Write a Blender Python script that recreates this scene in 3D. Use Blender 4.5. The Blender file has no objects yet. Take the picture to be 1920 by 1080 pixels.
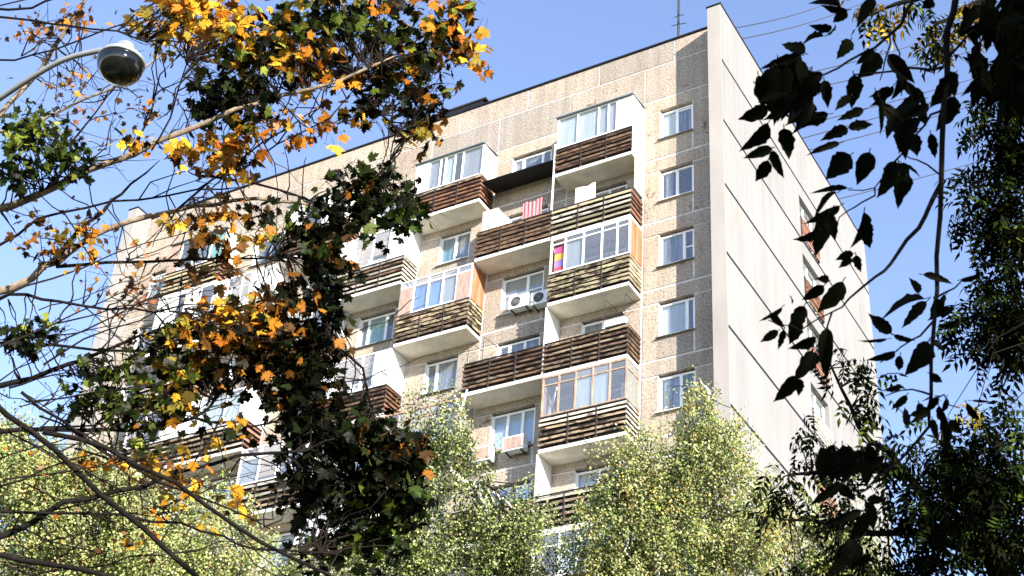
import bpy, math, random
import numpy as np
from mathutils import Vector, Matrix

rng = np.random.default_rng(11)
random.seed(11)
S = bpy.context.scene
COL = S.collection

# ------------------------------------------------------------------ camera
YAW, PIT, ROL, FPX = 0.56552, 0.60617, 0.07808, 2709.3
CAM = np.array([14.054, -35.574, 1.6])
cy, sy, cp, sp = math.cos(YAW), math.sin(YAW), math.cos(PIT), math.sin(PIT)
FW = np.array([-sy * cp, cy * cp, sp])
R0 = np.array([cy, sy, 0.0])
U0 = np.cross(R0, FW)
RT = math.cos(ROL) * R0 + math.sin(ROL) * U0
UP = -math.sin(ROL) * R0 + math.cos(ROL) * U0
cam = bpy.data.cameras.new('camera')
camo = bpy.data.objects.new('camera', cam)
COL.objects.link(camo)
cam.sensor_width = 36.0
cam.lens = FPX / 1920 * 36.0
cam.dof.use_dof, cam.dof.focus_distance, cam.dof.aperture_fstop = True, 40.0, 18.0
cam.clip_start, cam.clip_end = 0.05, 3000
camo.matrix_world = Matrix(((RT[0], UP[0], -FW[0], CAM[0]), (RT[1], UP[1], -FW[1], CAM[1]),
                            (RT[2], UP[2], -FW[2], CAM[2]), (0, 0, 0, 1)))
S.camera = camo

# ------------------------------------------------------------------ light
SUN = np.array([1.78, -1.0, 0.82])
EL = math.atan2(SUN[2], math.hypot(SUN[0], SUN[1]))
AZ = math.atan2(SUN[0], SUN[1])
W = bpy.data.worlds.new('World')
S.world = W
W.use_nodes = True
wn = W.node_tree
sky = wn.nodes.new('ShaderNodeTexSky')
sky.sky_type = 'NISHITA'
sky.sun_disc = False
sky.sun_elevation, sky.sun_rotation = EL, AZ
sky.ozone_density, sky.air_density, sky.dust_density = 2.2, 1.0, 0.0
tn = wn.nodes.new('ShaderNodeMix')
tn.data_type, tn.blend_type = 'RGBA', 'MULTIPLY'
tn.inputs[0].default_value = 1.0
tn.inputs[7].default_value = (1.09, 0.95, 1.0, 1)
wn.links.new(sky.outputs[0], tn.inputs[6])
wn.links.new(tn.outputs[2], wn.nodes['Background'].inputs[0])
wn.nodes['Background'].inputs[1].default_value = 0.15
sl = bpy.data.lights.new('sun', 'SUN')
sl.energy, sl.angle, sl.color = 5.0, math.radians(0.5), (1.0, 0.93, 0.82)
so = bpy.data.objects.new('sun', sl)
COL.objects.link(so)
so.rotation_euler = Vector(-SUN).to_track_quat('-Z', 'Y').to_euler()
so.location = (30, -60, 60)
vs = S.view_settings
vs.view_transform, vs.look, vs.gamma, vs.exposure = 'Standard', 'None', 1.0, 1.5
vs.use_curve_mapping = False
S.cycles.max_bounces = 6
S.cycles.transparent_max_bounces = 12

# ------------------------------------------------------------------ helpers
def at(x, y, d):
    """point seen at photo position x, y (1920 wide) at depth d in front of the camera"""
    return CAM + d * (FW + RT * (x - 960) / FPX + UP * (540 - y) / FPX)

def ground_pt(r, f, z=0.0):
    return np.array([CAM[0] + cy * r - sy * f, CAM[1] + sy * r + cy * f, z])

class MB:
    def __init__(self):
        self.v, self.f = [], []
    def box(self, x0, x1, y0, y1, z0, z1):
        b = len(self.v)
        self.v += [(x0, y0, z0), (x1, y0, z0), (x1, y1, z0), (x0, y1, z0), (x0, y0, z1), (x1, y0, z1), (x1, y1, z1), (x0, y1, z1)]
        self.f += [tuple(b + i for i in q) for q in ((0, 3, 2, 1), (4, 5, 6, 7), (0, 1, 5, 4), (1, 2, 6, 5), (2, 3, 7, 6), (3, 0, 4, 7))]
        return self
    def tube(self, pts, rad, n=6, cap=True):
        pts = [np.array(p, float) for p in pts]
        if not hasattr(rad, '__len__'):
            rad = [rad] * len(pts)
        b = len(self.v)
        ref = np.array([0.13, 0.31, 0.94])
        for i, p in enumerate(pts):
            t = pts[min(i + 1, len(pts) - 1)] - pts[max(i - 1, 0)]
            t = t / (np.linalg.norm(t) + 1e-9)
            a = np.cross(t, ref)
            if np.linalg.norm(a) < 0.05:
                a = np.cross(t, np.array([1.0, 0, 0]))
            a /= np.linalg.norm(a)
            c = np.cross(t, a)
            for k in range(n):
                th = 2 * math.pi * k / n
                self.v.append(tuple(p + rad[i] * (a * math.cos(th) + c * math.sin(th))))
        for i in range(len(pts) - 1):
            for k in range(n):
                k2 = (k + 1) % n
                self.f.append((b + i * n + k, b + i * n + k2, b + (i + 1) * n + k2, b + (i + 1) * n + k))
        if cap:
            self.f.append(tuple(b + k for k in range(n))[::-1])
            e = b + (len(pts) - 1) * n
            self.f.append(tuple(e + k for k in range(n)))
        return self
    def lathe(self, c, prof, n=24):
        b = len(self.v)
        for r, z in prof:
            for k in range(n):
                th = 2 * math.pi * k / n
                self.v.append((c[0] + r * math.cos(th), c[1] + r * math.sin(th), c[2] + z))
        for i in range(len(prof) - 1):
            for k in range(n):
                k2 = (k + 1) % n
                self.f.append((b + i * n + k, b + i * n + k2, b + (i + 1) * n + k2, b + (i + 1) * n + k))
        return self
    def mesh(self, name, m, smooth=False):
        me = bpy.data.meshes.new(name)
        me.from_pydata(self.v, [], self.f)
        me.materials.append(m)
        if smooth:
            me.polygons.foreach_set('use_smooth', [True] * len(me.polygons))
        me.update()
        return me
    def build(self, name, m, parent=None, smooth=False):
        return link(name, self.mesh(name, m, smooth), parent)

def link(name, me, parent=None, mat=None):
    o = bpy.data.objects.new(name, me)
    COL.objects.link(o)
    if mat is not None:
        o.matrix_world = mat
    if parent is not None:
        o.parent = parent
        o.matrix_parent_inverse = parent.get('_w', None) and Matrix.Identity(4) or PINV.get(parent.name, Matrix.Identity(4))
    return o

PINV = {}
def thing(name, label, cat, loc=(0, 0, 0), group=None):
    o = bpy.data.objects.new(name, None)
    COL.objects.link(o)
    o.location = loc
    o.empty_display_size = 0.3
    PINV[o.name] = Matrix.Translation(Vector(loc)).inverted()
    return tag(o, label, cat, group)

def tag(o, label, cat, group=None):
    o['label'], o['category'] = label, cat
    if group:
        o['group'] = group
    return o

def T(loc, scale=(1, 1, 1), rot=None):
    m = Matrix.Translation(Vector(loc))
    if rot is not None:
        m = m @ rot
    return m @ Matrix.Diagonal((*scale, 1))

# ------------------------------------------------------------------ materials
def nmat(name, rough=0.8, spec=0.2):
    m = bpy.data.materials.new(name)
    m.use_nodes = True
    p = m.node_tree.nodes['Principled BSDF']
    p.inputs['Roughness'].default_value = rough
    p.inputs['Specular IOR Level'].default_value = spec
    return m, m.node_tree, p

def pos_noise(nt, scale, detail=3, sc=(1, 1, 1), rough=0.6, obj=False):
    tc = nt.nodes.new('ShaderNodeTexCoord') if obj else nt.nodes.new('ShaderNodeNewGeometry')
    mp = nt.nodes.new('ShaderNodeMapping')
    mp.inputs['Scale'].default_value = sc
    nt.links.new(tc.outputs['Object' if obj else 'Position'], mp.inputs[0])
    n = nt.nodes.new('ShaderNodeTexNoise')
    n.inputs['Scale'].default_value, n.inputs['Detail'].default_value, n.inputs['Roughness'].default_value = scale, detail, rough
    nt.links.new(mp.outputs[0], n.inputs['Vector'])
    return n

def ramp(nt, src, stops):
    r = nt.nodes.new('ShaderNodeValToRGB')
    e = r.color_ramp.elements
    while len(e) < len(stops):
        e.new(0.5)
    for i, (p, c) in enumerate(stops):
        e[i].position, e[i].color = p, (*c, 1) if len(c) == 3 else c
    nt.links.new(src, r.inputs[0])
    return r

def mix(nt, a, b, fac, mode='MIX'):
    n = nt.nodes.new('ShaderNodeMix')
    n.data_type, n.blend_type = 'RGBA', mode
    for s, v in ((n.inputs[6], a), (n.inputs[7], b), (n.inputs[0], fac)):
        if hasattr(v, 'is_output'):
            nt.links.new(v, s)
        elif isinstance(v, tuple):
            s.default_value = (*v, 1)
        else:
            s.default_value = v
    return n.outputs[2]

def bump(nt, p, h, strength=0.4, dist=0.02):
    b = nt.nodes.new('ShaderNodeBump')
    b.inputs['Strength'].default_value, b.inputs['Distance'].default_value = strength, dist
    nt.links.new(h, b.inputs['Height'])
    nt.links.new(b.outputs[0], p.inputs['Normal'])

def simple(name, c, rough=0.7, spec=0.2, var=0.25, scale=6, metal=0.0, sc=(1, 1, 1)):
    m, nt, p = nmat(name, rough, spec)
    n = pos_noise(nt, scale, 4, sc)
    lo = tuple(max(0, x * (1 - var)) for x in c)
    hi = tuple(min(1, x * (1 + var)) for x in c)
    r = ramp(nt, n.outputs[0], [(0.3, lo), (0.7, hi)])
    nt.links.new(r.outputs[0], p.inputs['Base Color'])
    p.inputs['Metallic'].default_value = metal
    return m

def m_pebble():
    m, nt, p = nmat('pebble_dash', 0.95, 0.1)
    oi = nt.nodes.new('ShaderNodeObjectInfo')
    big = pos_noise(nt, 0.45, 5)
    base = ramp(nt, big.outputs[0], [(0.3, (0.36, 0.298, 0.248)), (0.5, (0.42, 0.367, 0.312)), (0.72, (0.46, 0.413, 0.367))])
    tint = ramp(nt, oi.outputs['Random'], [(0.0, (0.8, 0.81, 0.83)), (0.3, (0.97, 0.96, 0.94)), (0.7, (1.0, 0.98, 0.96)), (1.0, (1.12, 1.08, 1.02))])
    c = mix(nt, base.outputs[0], tint.outputs[0], 1.0, 'MULTIPLY')
    fine = pos_noise(nt, 17, 3, rough=0.75)
    fr = ramp(nt, fine.outputs[0], [(0.34, (0.2, 0.19, 0.19)), (0.44, (0.8, 0.79, 0.78)), (0.6, (1.14, 1.13, 1.11))])
    c = mix(nt, c, fr.outputs[0], 1.0, 'MULTIPLY')
    sp_ = pos_noise(nt, 7, 6, rough=0.8)
    patch = pos_noise(nt, 0.8, 3)
    a = nt.nodes.new('ShaderNodeMath'); a.operation = 'MULTIPLY'
    nt.links.new(sp_.outputs[0], a.inputs[0]); nt.links.new(patch.outputs[0], a.inputs[1])
    sr = ramp(nt, a.outputs[0], [(0.345, (0, 0, 0)), (0.39, (1, 1, 1))])
    c = mix(nt, c, (0.13, 0.09, 0.06), sr.outputs[0])
    streak = pos_noise(nt, 1.0, 4, (3.0, 3.0, 0.16))
    st = ramp(nt, streak.outputs[0], [(0.35, (0.82, 0.8, 0.78)), (0.6, (1, 1, 1))])
    c = mix(nt, c, st.outputs[0], 0.9, 'MULTIPLY')
    nt.links.new(c, p.inputs['Base Color'])
    bump(nt, p, fine.outputs[0], 0.6, 0.02)
    return m

def m_endwall():
    m, nt, p = nmat('end_wall_concrete', 0.9, 0.1)
    oi = nt.nodes.new('ShaderNodeObjectInfo')
    big = pos_noise(nt, 0.6, 6, (1, 1, 0.5))
    base = ramp(nt, big.outputs[0], [(0.28, (0.212, 0.205, 0.2)), (0.5, (0.232, 0.229, 0.228)), (0.75, (0.245, 0.243, 0.243))])
    tint = ramp(nt, oi.outputs['Random'], [(0.0, (0.96, 0.955, 0.95)), (1.0, (1.03, 1.025, 1.02))])
    c = mix(nt, base.outputs[0], tint.outputs[0], 1.0, 'MULTIPLY')
    streak = pos_noise(nt, 1.0, 5, (2.5, 2.5, 0.06))
    st = ramp(nt, streak.outputs[0], [(0.34, (0.91, 0.9, 0.9)), (0.6, (1.04, 1.03, 1.02))])
    c = mix(nt, c, st.outputs[0], 0.85, 'MULTIPLY')
    rust = pos_noise(nt, 0.9, 5, (1, 1, 0.3))
    rr = ramp(nt, rust.outputs[0], [(0.6, (0, 0, 0)), (0.85, (.5, .5, .5))])
    c = mix(nt, c, (0.34, 0.26, 0.18), rr.outputs[0])
    fine = pos_noise(nt, 30, 3)
    fr = ramp(nt, fine.outputs[0], [(0.3, (0.86, 0.86, 0.86)), (0.65, (1.05, 1.05, 1.05))])
    c = mix(nt, c, fr.outputs[0], 1.0, 'MULTIPLY')
    nt.links.new(c, p.inputs['Base Color'])
    bump(nt, p, fine.outputs[0], 0.25, 0.01)
    return m

def m_wood(name, paint, bare, cover):
    """weathered slat: paint flaking off darker bare wood"""
    m, nt, p = nmat(name, 0.85, 0.15)
    oi = nt.nodes.new('ShaderNodeObjectInfo')
    geo = nt.nodes.new('ShaderNodeNewGeometry')
    off = nt.nodes.new('ShaderNodeVectorMath'); off.operation = 'SCALE'
    off.inputs[0].default_value = (37, 11, 23)
    nt.links.new(oi.outputs['Random'], off.inputs['Scale'])
    add = nt.nodes.new('ShaderNodeVectorMath')
    nt.links.new(geo.outputs['Position'], add.inputs[0]); nt.links.new(off.outputs[0], add.inputs[1])
    mp = nt.nodes.new('ShaderNodeMapping'); mp.inputs['Scale'].default_value = (1.0, 1.0, 4.0)
    nt.links.new(add.outputs[0], mp.inputs[0])
    n = nt.nodes.new('ShaderNodeTexNoise')
    n.inputs['Scale'].default_value, n.inputs['Detail'].default_value, n.inputs['Roughness'].default_value = 2.6, 7, 0.7
    nt.links.new(mp.outputs[0], n.inputs['Vector'])
    r = ramp(nt, n.outputs[0], [(cover - 0.06, bare), (cover + 0.03, paint), (0.85, tuple(x * 1.15 for x in paint))])
    t = ramp(nt, oi.outputs['Random'], [(0, (0.55, 0.52, 0.5)), (0.5, (0.9, 0.9, 0.9)), (1, (1.3, 1.25, 1.15))])
    c = mix(nt, r.outputs[0], t.outputs[0], 1.0, 'MULTIPLY')
    nt.links.new(c, p.inputs['Base Color'])
    bump(nt, p, n.outputs[0], 0.5, 0.01)
    return m

def m_glass(name, tint=(0.9, 0.95, 1.0), refl=0.22, dirt=(0.5, 0.52, 0.55), dfac=0.06):
    m = bpy.data.materials.new(name)
    m.use_nodes = True
    nt = m.node_tree
    nt.nodes.clear()
    out = nt.nodes.new('ShaderNodeOutputMaterial')
    tr = nt.nodes.new('ShaderNodeBsdfTransparent'); tr.inputs[0].default_value = (*tint, 1)
    gl = nt.nodes.new('ShaderNodeBsdfGlossy'); gl.inputs['Roughness'].default_value = 0.02
    gl.inputs[0].default_value = (0.95, 0.97, 1, 1)
    df = nt.nodes.new('ShaderNodeBsdfDiffuse'); df.inputs[0].default_value = (*dirt, 1)
    n = pos_noise(nt, 1.3, 3)
    bm = nt.nodes.new('ShaderNodeBump'); bm.inputs['Strength'].default_value = 0.15; bm.inputs['Distance'].default_value = 0.02
    nt.links.new(n.outputs[0], bm.inputs['Height']); nt.links.new(bm.outputs[0], gl.inputs['Normal'])
    m1 = nt.nodes.new('ShaderNodeMixShader'); m1.inputs[0].default_value = refl
    m2 = nt.nodes.new('ShaderNodeMixShader'); m2.inputs[0].default_value = dfac
    nt.links.new(tr.outputs[0], m1.inputs[1]); nt.links.new(gl.outputs[0], m1.inputs[2])
    nt.links.new(m1.outputs[0], m2.inputs[1]); nt.links.new(df.outputs[0], m2.inputs[2])
    nt.links.new(m2.outputs[0], out.inputs[0])
    return m

def m_cloth(name, c, fold=7.0, c2=None):
    m, nt, p = nmat(name, 0.9, 0.05)
    n = pos_noise(nt, 1.0, 3, (fold, fold, 0.5))
    c2 = c2 or tuple(x * 0.55 for x in c)
    r = ramp(nt, n.outputs[0], [(0.35, c2), (0.62, c)])  # colour darkens in the folds, putting fold shade into the cloth
    nt.links.new(r.outputs[0], p.inputs['Base Color'])
    bump(nt, p, n.outputs[0], 0.8, 0.05)
    return m

def m_leaf(name, trans=0.4, gloss=0.05):
    m = bpy.data.materials.new(name)
    m.use_nodes = True
    nt = m.node_tree
    nt.nodes.clear()
    out = nt.nodes.new('ShaderNodeOutputMaterial')
    at_ = nt.nodes.new('ShaderNodeAttribute'); at_.attribute_name = 'tint'
    n = pos_noise(nt, 9, 3)
    r = ramp(nt, n.outputs[0], [(0.3, (0.7, 0.66, 0.6)), (0.65, (1.15, 1.15, 1.1))])
    c = mix(nt, at_.outputs['Color'], r.outputs[0], 1.0, 'MULTIPLY')
    d = nt.nodes.new('ShaderNodeBsdfDiffuse'); nt.links.new(c, d.inputs[0])
    t = nt.nodes.new('ShaderNodeBsdfTranslucent'); nt.links.new(c, t.inputs[0])
    g = nt.nodes.new('ShaderNodeBsdfGlossy'); g.inputs['Roughness'].default_value = 0.45
    a = nt.nodes.new('ShaderNodeMixShader'); a.inputs[0].default_value = trans
    b = nt.nodes.new('ShaderNodeMixShader'); b.inputs[0].default_value = gloss
    nt.links.new(d.outputs[0], a.inputs[1]); nt.links.new(t.outputs[0], a.inputs[2])
    nt.links.new(a.outputs[0], b.inputs[1]); nt.links.new(g.outputs[0], b.inputs[2])
    nt.links.new(b.outputs[0], out.inputs[0])
    return m

def m_bark(name, lo, hi, scale=9, sc=(1, 1, 1), pos=(0.35, 0.65)):
    m, nt, p = nmat(name, 0.95, 0.1)
    n = pos_noise(nt, scale, 6, sc, 0.7)
    r = ramp(nt, n.outputs[0], [(pos[0], lo), (pos[1], hi)])
    nt.links.new(r.outputs[0], p.inputs['Base Color'])
    bump(nt, p, n.outputs[0], 0.7, 0.02)
    return m

M = dict(
    pebble=m_pebble(), endwall=m_endwall(),
    mortar=simple('joint_mortar', (0.58, 0.56, 0.54), 0.9, 0.1, 0.25, 5),
    edge=simple('brightened_wall_edge', (0.33, 0.305, 0.285), 0.9, 0.1, 0.12, 0.8, 0, (1, 1, 0.4)),  # end wall colour lightened so the edge looks as sunlit as the side
    mastic=simple('black_joint_mastic', (0.012, 0.011, 0.011), 0.6, 0.2),
    metal_black=simple('black_flashing', (0.012, 0.012, 0.014), 0.5, 0.3),
    grey_metal=simple('galvanised_sheet', (0.3, 0.32, 0.33), 0.45, 0.5, 0.2, 4, 0.3),
    slab=simple('slab_whitewash', (0.74, 0.69, 0.61), 0.95, 0.1, 0.16, 2.2),
    white=simple('white_plastic', (0.8, 0.8, 0.79), 0.5, 0.35, 0.05, 3),
    sheet=simple('white_sheet_cladding', (0.76, 0.76, 0.74), 0.6, 0.3, 0.07, 2),
    cream=simple('cream_cladding', (0.66, 0.66, 0.56), 0.6, 0.3, 0.1, 2),
    tan=simple('tan_board', (0.62, 0.5, 0.36), 0.8, 0.2, 0.2, 3),
    orange=m_cloth('orange_board', (0.33, 0.11, 0.05), 4.0, (0.34, 0.2, 0.13)),
    pinkwood=simple('faded_brown_plywood', (0.36, 0.26, 0.22), 0.9, 0.1, 0.3, 5, 0, (3, 3, 0.5)),
    owood=simple('orange_varnished_wood', (0.36, 0.25, 0.18), 0.7, 0.25, 0.45, 5, 0, (3, 3, 0.5)),
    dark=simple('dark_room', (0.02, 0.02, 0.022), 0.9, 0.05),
    gap_shade=simple('gap_shade_sheet', (0.022, 0.018, 0.015), 0.9, 0.1, 0.4, 3),  # near-black sheet that paints the shade seen between the slats
    iron=simple('dark_iron', (0.035, 0.03, 0.03), 0.7, 0.3),
    brown=m_wood('slat_dark_brown', (0.17, 0.11, 0.075), (0.05, 0.03, 0.022), 0.5),
    redbrown=m_wood('slat_red_brown', (0.2, 0.1, 0.065), (0.055, 0.03, 0.024), 0.47),
    old=m_wood('slat_old_wood', (0.34, 0.265, 0.185), (0.05, 0.035, 0.028), 0.515),
    grey=m_wood('slat_grey_wood', (0.5, 0.46, 0.4), (0.12, 0.1, 0.085), 0.45),
    yellow=m_wood('slat_yellow', (0.4, 0.35, 0.24), (0.13, 0.1, 0.07), 0.43),
    peel=m_wood('slat_peeling_cream', (0.36, 0.31, 0.2), (0.04, 0.03, 0.025), 0.51),
    pink=m_wood('slat_pinkish', (0.3, 0.15, 0.115), (0.2, 0.09, 0.065), 0.4),
    blue=m_wood('slat_blue_remnants', (0.3, 0.4, 0.55), (0.35, 0.27, 0.12), 0.5),
    glass=m_glass('window_glass', (.92, .94, .95), 0.12, (0.6, 0.62, 0.62), 0.07),
    glass_hi=m_glass('bright_window_glass', (0.75, 0.9, 1.0), 0.55),
    glass_dirty=m_glass('dusty_balcony_glass', (0.85, 0.9, 0.92), 0.18, (0.5, 0.52, 0.52), 0.22),
    c_blue=m_cloth('blue_curtain', (0.2, 0.36, 0.75), 3.0, (0.12, 0.22, 0.5)),
    c_pale=m_cloth('pale_curtain', (0.62, 0.66, 0.64), 8.0, (0.45, 0.5, 0.5)),
    c_sky=m_cloth('sky_reflection_blue', (0.45, 0.58, 0.72), 2.0, (0.38, 0.5, 0.66)),  # pale blue that paints the sky's reflection behind the panes
    c_net=m_cloth('blue_grey_net_curtain', (0.27, 0.31, 0.37), 9.0, (0.03, 0.04, 0.065)),
    c_teal=m_cloth('teal_curtain', (0.08, 0.36, 0.44), 9.0, (0.03, 0.13, 0.18)),
    c_green=m_cloth('green_curtain', (0.25, 0.58, 0.47), 7.0),
    c_grey=m_cloth('grey_blind', (0.38, 0.4, 0.42), 2.0, (0.3, 0.31, 0.33)),
    c_white=m_cloth('white_curtain', (0.8, 0.8, 0.82), 7.0, (0.62, 0.64, 0.7)),
    towel=m_cloth('pink_towel_cloth', (0.66, 0.25, 0.26), 9.0, (0.5, 0.17, 0.19)),
    linen=m_cloth('white_linen', (0.82, 0.78, 0.74), 2.0, (0.74, 0.7, 0.66)),
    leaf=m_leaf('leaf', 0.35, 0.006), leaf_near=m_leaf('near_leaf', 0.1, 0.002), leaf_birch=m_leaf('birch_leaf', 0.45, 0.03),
    bark=m_bark('maple_bark', (0.1, 0.08, 0.06), (0.32, 0.25, 0.18), 14),
    bark_dark_shade=m_bark('dark_shaded_bark', (0.005, 0.0045, 0.004), (0.016, 0.013, 0.011), 14),  # near-black copy; shade of the lower maple branches is in the colour
    bark_birch=m_bark('birch_bark', (0.05, 0.045, 0.04), (0.72, 0.7, 0.66), 5, (1.5, 1.5, 4), (0.38, 0.46)),
    twig=simple('twig_bark', (0.018, 0.013, 0.011), 0.9, 0.1),
    alu=simple('weathered_aluminium', (0.42, 0.44, 0.45), 0.4, 0.5, 0.2, 20, 0.5),
    lamp_grey=simple('painted_lamp_arm', (0.2, 0.21, 0.22), 0.5, 0.4, 0.15, 8),
)
M['lamp_glass'] = simple('smoked_lamp_globe', (0.006, 0.006, 0.006), 0.08, 0.6, 0.2, 3)

CUBE = {}
def cube(mname):
    if mname not in CUBE:
        CUBE[mname] = MB().box(-0.5, 0.5, -0.5, 0.5, -0.5, 0.5).mesh('box_' + mname, M[mname])
    return CUBE[mname]

def bx(name, mname, x0, x1, y0, y1, z0, z1, parent):
    """one box-shaped piece, sharing its mesh with all pieces of its material"""
    return link(name, cube(mname), parent, T(((x0 + x1) / 2, (y0 + y1) / 2, (z0 + z1) / 2), (x1 - x0, y1 - y0, z1 - z0)))

# ------------------------------------------------------------------ ground
def plane_obj(name, x0, x1, y0, y1, z, m):
    mb = MB()
    mb.v = [(x0, y0, z), (x1, y0, z), (x1, y1, z), (x0, y1, z)]
    mb.f = [(0, 1, 2, 3)]
    o = mb.build(name, m)
    o['kind'] = 'structure'
    return o
plane_obj('ground', -900, 900, -900, 900, 0.0, simple('grass_ground', (0.12, 0.13, 0.06), 0.95, 0.05, 0.4, 0.6))
plane_obj('road', -60, 60, -40, -33, 0.004, simple('asphalt', (0.055, 0.055, 0.057), 0.9, 0.2, 0.25, 3))
plane_obj('pavement', -40, 14, -10, -7, 0.004, simple('pavement_concrete', (0.3, 0.29, 0.27), 0.9, 0.2, 0.2, 2))

# ------------------------------------------------------------------ the apartment building
Z0 = 37.487                    # height of the topmost storey joint
H = 2.8
PF, TF, DEP, LEN = 0.895, 0.513, 14.98, 28.53
B = thing('apartment_building', 'tall beige panel apartment building with wooden slatted balconies and a bare pale end wall', 'building')
EDG = [-0.513, -3.4] + [-3.4 - 3.12 * i for i in range(1, 8)] + [-28.02]
BAYS = 'ABCDEFGHI'
WX = dict(A=(-2.8, -1.55), B=(-5.66, -4.1), C=(-8.95, -7.28), D=(-11.9, -10.57), E=(-15.2, -13.6),
          F=(-18.07, -16.74), G=(-21.35, -19.7), H=(-24.5, -22.95), I=(-27.1, -25.85))
NK = 8
G = 0.045                      # half width of a joint between panels
WT, WB = -0.54, -1.9           # window opening top and bottom, below the joint

mort = MB()
def panel(x0, x1, z0, z1):
    dy = random.uniform(-0.006, 0.006)
    bx('wall_panel', 'pebble', x0, x1, dy, 0.3, Z0 + z0, Z0 + z1, B)

for k in range(NK):
    zj = 0.047 - H * k
    for bi, b in enumerate(BAYS):
        xl, xr = EDG[bi + 1], EDG[bi]
        w0, w1 = WX[b]
        zt, zb = WT - H * k, WB - H * k
        zn = 0.047 - H * (k + 1)
        panel(xl + G, xr - G, zt + 0.03, zj - G)
        panel(xl + G, w0, zn + G, zt - 0.03)
        panel(w1 + 0.05, xr - G, zn + G, zt - 0.03)
        panel(w0 + 0.003, w1 - 0.04, zn + G, zb)
        mort.box(w1 - 0.045, w1 + 0.055, 0.022, 0.27, Z0 + zn, Z0 + zb - 0.004)
        mort.box(xl - G, xl + G, 0.024, 0.27, Z0 + zn, Z0 + zj)
    mort.box(-28.0, -0.52, 0.018, 0.27, Z0 + zj - G - 0.004, Z0 + zj + G + 0.004)
    segs = sorted(WX.values())
    xx = -28.0
    for w0, w1 in segs + [(-0.52, 0)]:
        mort.box(xx, w0, 0.02, 0.27, Z0 + WT - H * k - 0.034, Z0 + WT - H * k + 0.034)
        xx = w1
# attic rows above the top storey
for z0, z1, off in ((0.047, 1.74, 0.0), (1.74, 2.78, 1.2)):
    xs = [-28.02] + [e + off for e in EDG[-2:0:-1] if -28 < e + off < -0.7] + [-0.513]
    for a, c in zip(xs[:-1], xs[1:]):
        panel(a + 0.03, c - 0.03, z0 + 0.035, z1 - 0.035)
        mort.box(a - 0.034, a + 0.034, 0.024, 0.27, Z0 + z0, Z0 + z1)
    mort.box(-28.0, -0.52, 0.019, 0.27, Z0 + z1 - 0.04, Z0 + z1 + (0.04 if z1 < 2 else 0.0))
mo = mort.build('mortar_joints', M['mortar'], B)
mo['kind'] = 'stuff'
zlow = Z0 + 0.047 - H * NK
bx('lower_wall', 'pebble', -28.02, -0.513, 0.0, 0.3, 0, zlow - 0.05, B)
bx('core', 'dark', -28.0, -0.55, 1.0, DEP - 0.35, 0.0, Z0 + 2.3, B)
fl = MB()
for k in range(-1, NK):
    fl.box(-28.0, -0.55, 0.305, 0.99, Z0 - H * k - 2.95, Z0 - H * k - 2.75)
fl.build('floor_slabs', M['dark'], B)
bx('rear_wall', 'pebble', -28.02, -0.513, DEP - 0.3, DEP - 0.02, 0, Z0 + 2.78, B)
bx('roof', 'metal_black', -28.02, -0.513, 0.31, DEP - 0.31, Z0 + 2.32, Z0 + 2.4, B)
bx('roof_flashing', 'metal_black', -28.02, -0.515, -0.05, 0.32, Z0 + 2.79, Z0 + 2.86, B)
# end walls, one slab per storey with a black sealed joint under it
OY0, OY1 = 6.55, 8.35
def end_wall(x0, x1, opening):
    z1 = Z0 + 2.8
    for k in range(-1, 14):
        z0 = max(Z0 - H * (k + 1), 0.0) if k >= 0 else Z0
        zt, zb = z0 + H - 0.60, z0 + 0.02
        za = z0 + 0.115
        if z1 - za < 0.1:
            break
        if opening and 0 <= k < NK:
            bx('end_wall_panel', 'endwall', x0, x1, -PF, OY0, za, z1, B)
            bx('end_wall_panel', 'endwall', x0, x1, OY1, DEP, za, z1, B)
            bx('end_wall_panel', 'endwall', x0, x1, OY0, OY1, z1 - 0.6, z1, B)
            french_window(z0, z1 - 0.6)
        else:
            bx('end_wall_panel', 'endwall', x0, x1, -PF, DEP, za, z1, B)
        bx('joint_filler', 'mastic', x0 + 0.03, x1 - 0.006, -PF + 0.05, DEP - 0.01, z0, za, B)
        sm_ = MB()
        for j in range(61):
            y = -PF + .06 + (DEP + PF - .08) * j / 60
            a_, b_ = random.uniform(-.012, .014), random.uniform(-.012, .016)
            sm_.v += [(x1 - .005, y, z0 + a_ + .01), (x1 - .005, y, za + b_ - .01), (x1 + .004, y, za + b_ - .014), (x1 + .004, y, z0 + a_ + .014)]
        for j in range(60):
            for q in range(4):
                sm_.f.append((j * 4 + q, j * 4 + (q + 1) % 4, j * 4 + 4 + (q + 1) % 4, j * 4 + 4 + q))
        sm_.build('joint_seal', M['mastic'], B)
        bx('edge_joint', 'mortar', x0 + 0.012, x1 - 0.03, -PF + 0.006, -PF + 0.049, z0, za, B)
        z1 = z0
    bx('end_wall_lit_edge', 'edge', x0 + 0.004, x1 - 0.004, -PF - 0.03, -PF - 0.001, 0.0, Z0 + 2.79, B)  # lighter facing added to brighten the front edge under grazing sun
    bx('end_wall_flashing', 'metal_black', x0 - 0.03, x1 + 0.03, -PF - 0.06, DEP + 0.03, Z0 + 2.8, Z0 + 2.855, B)

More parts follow.
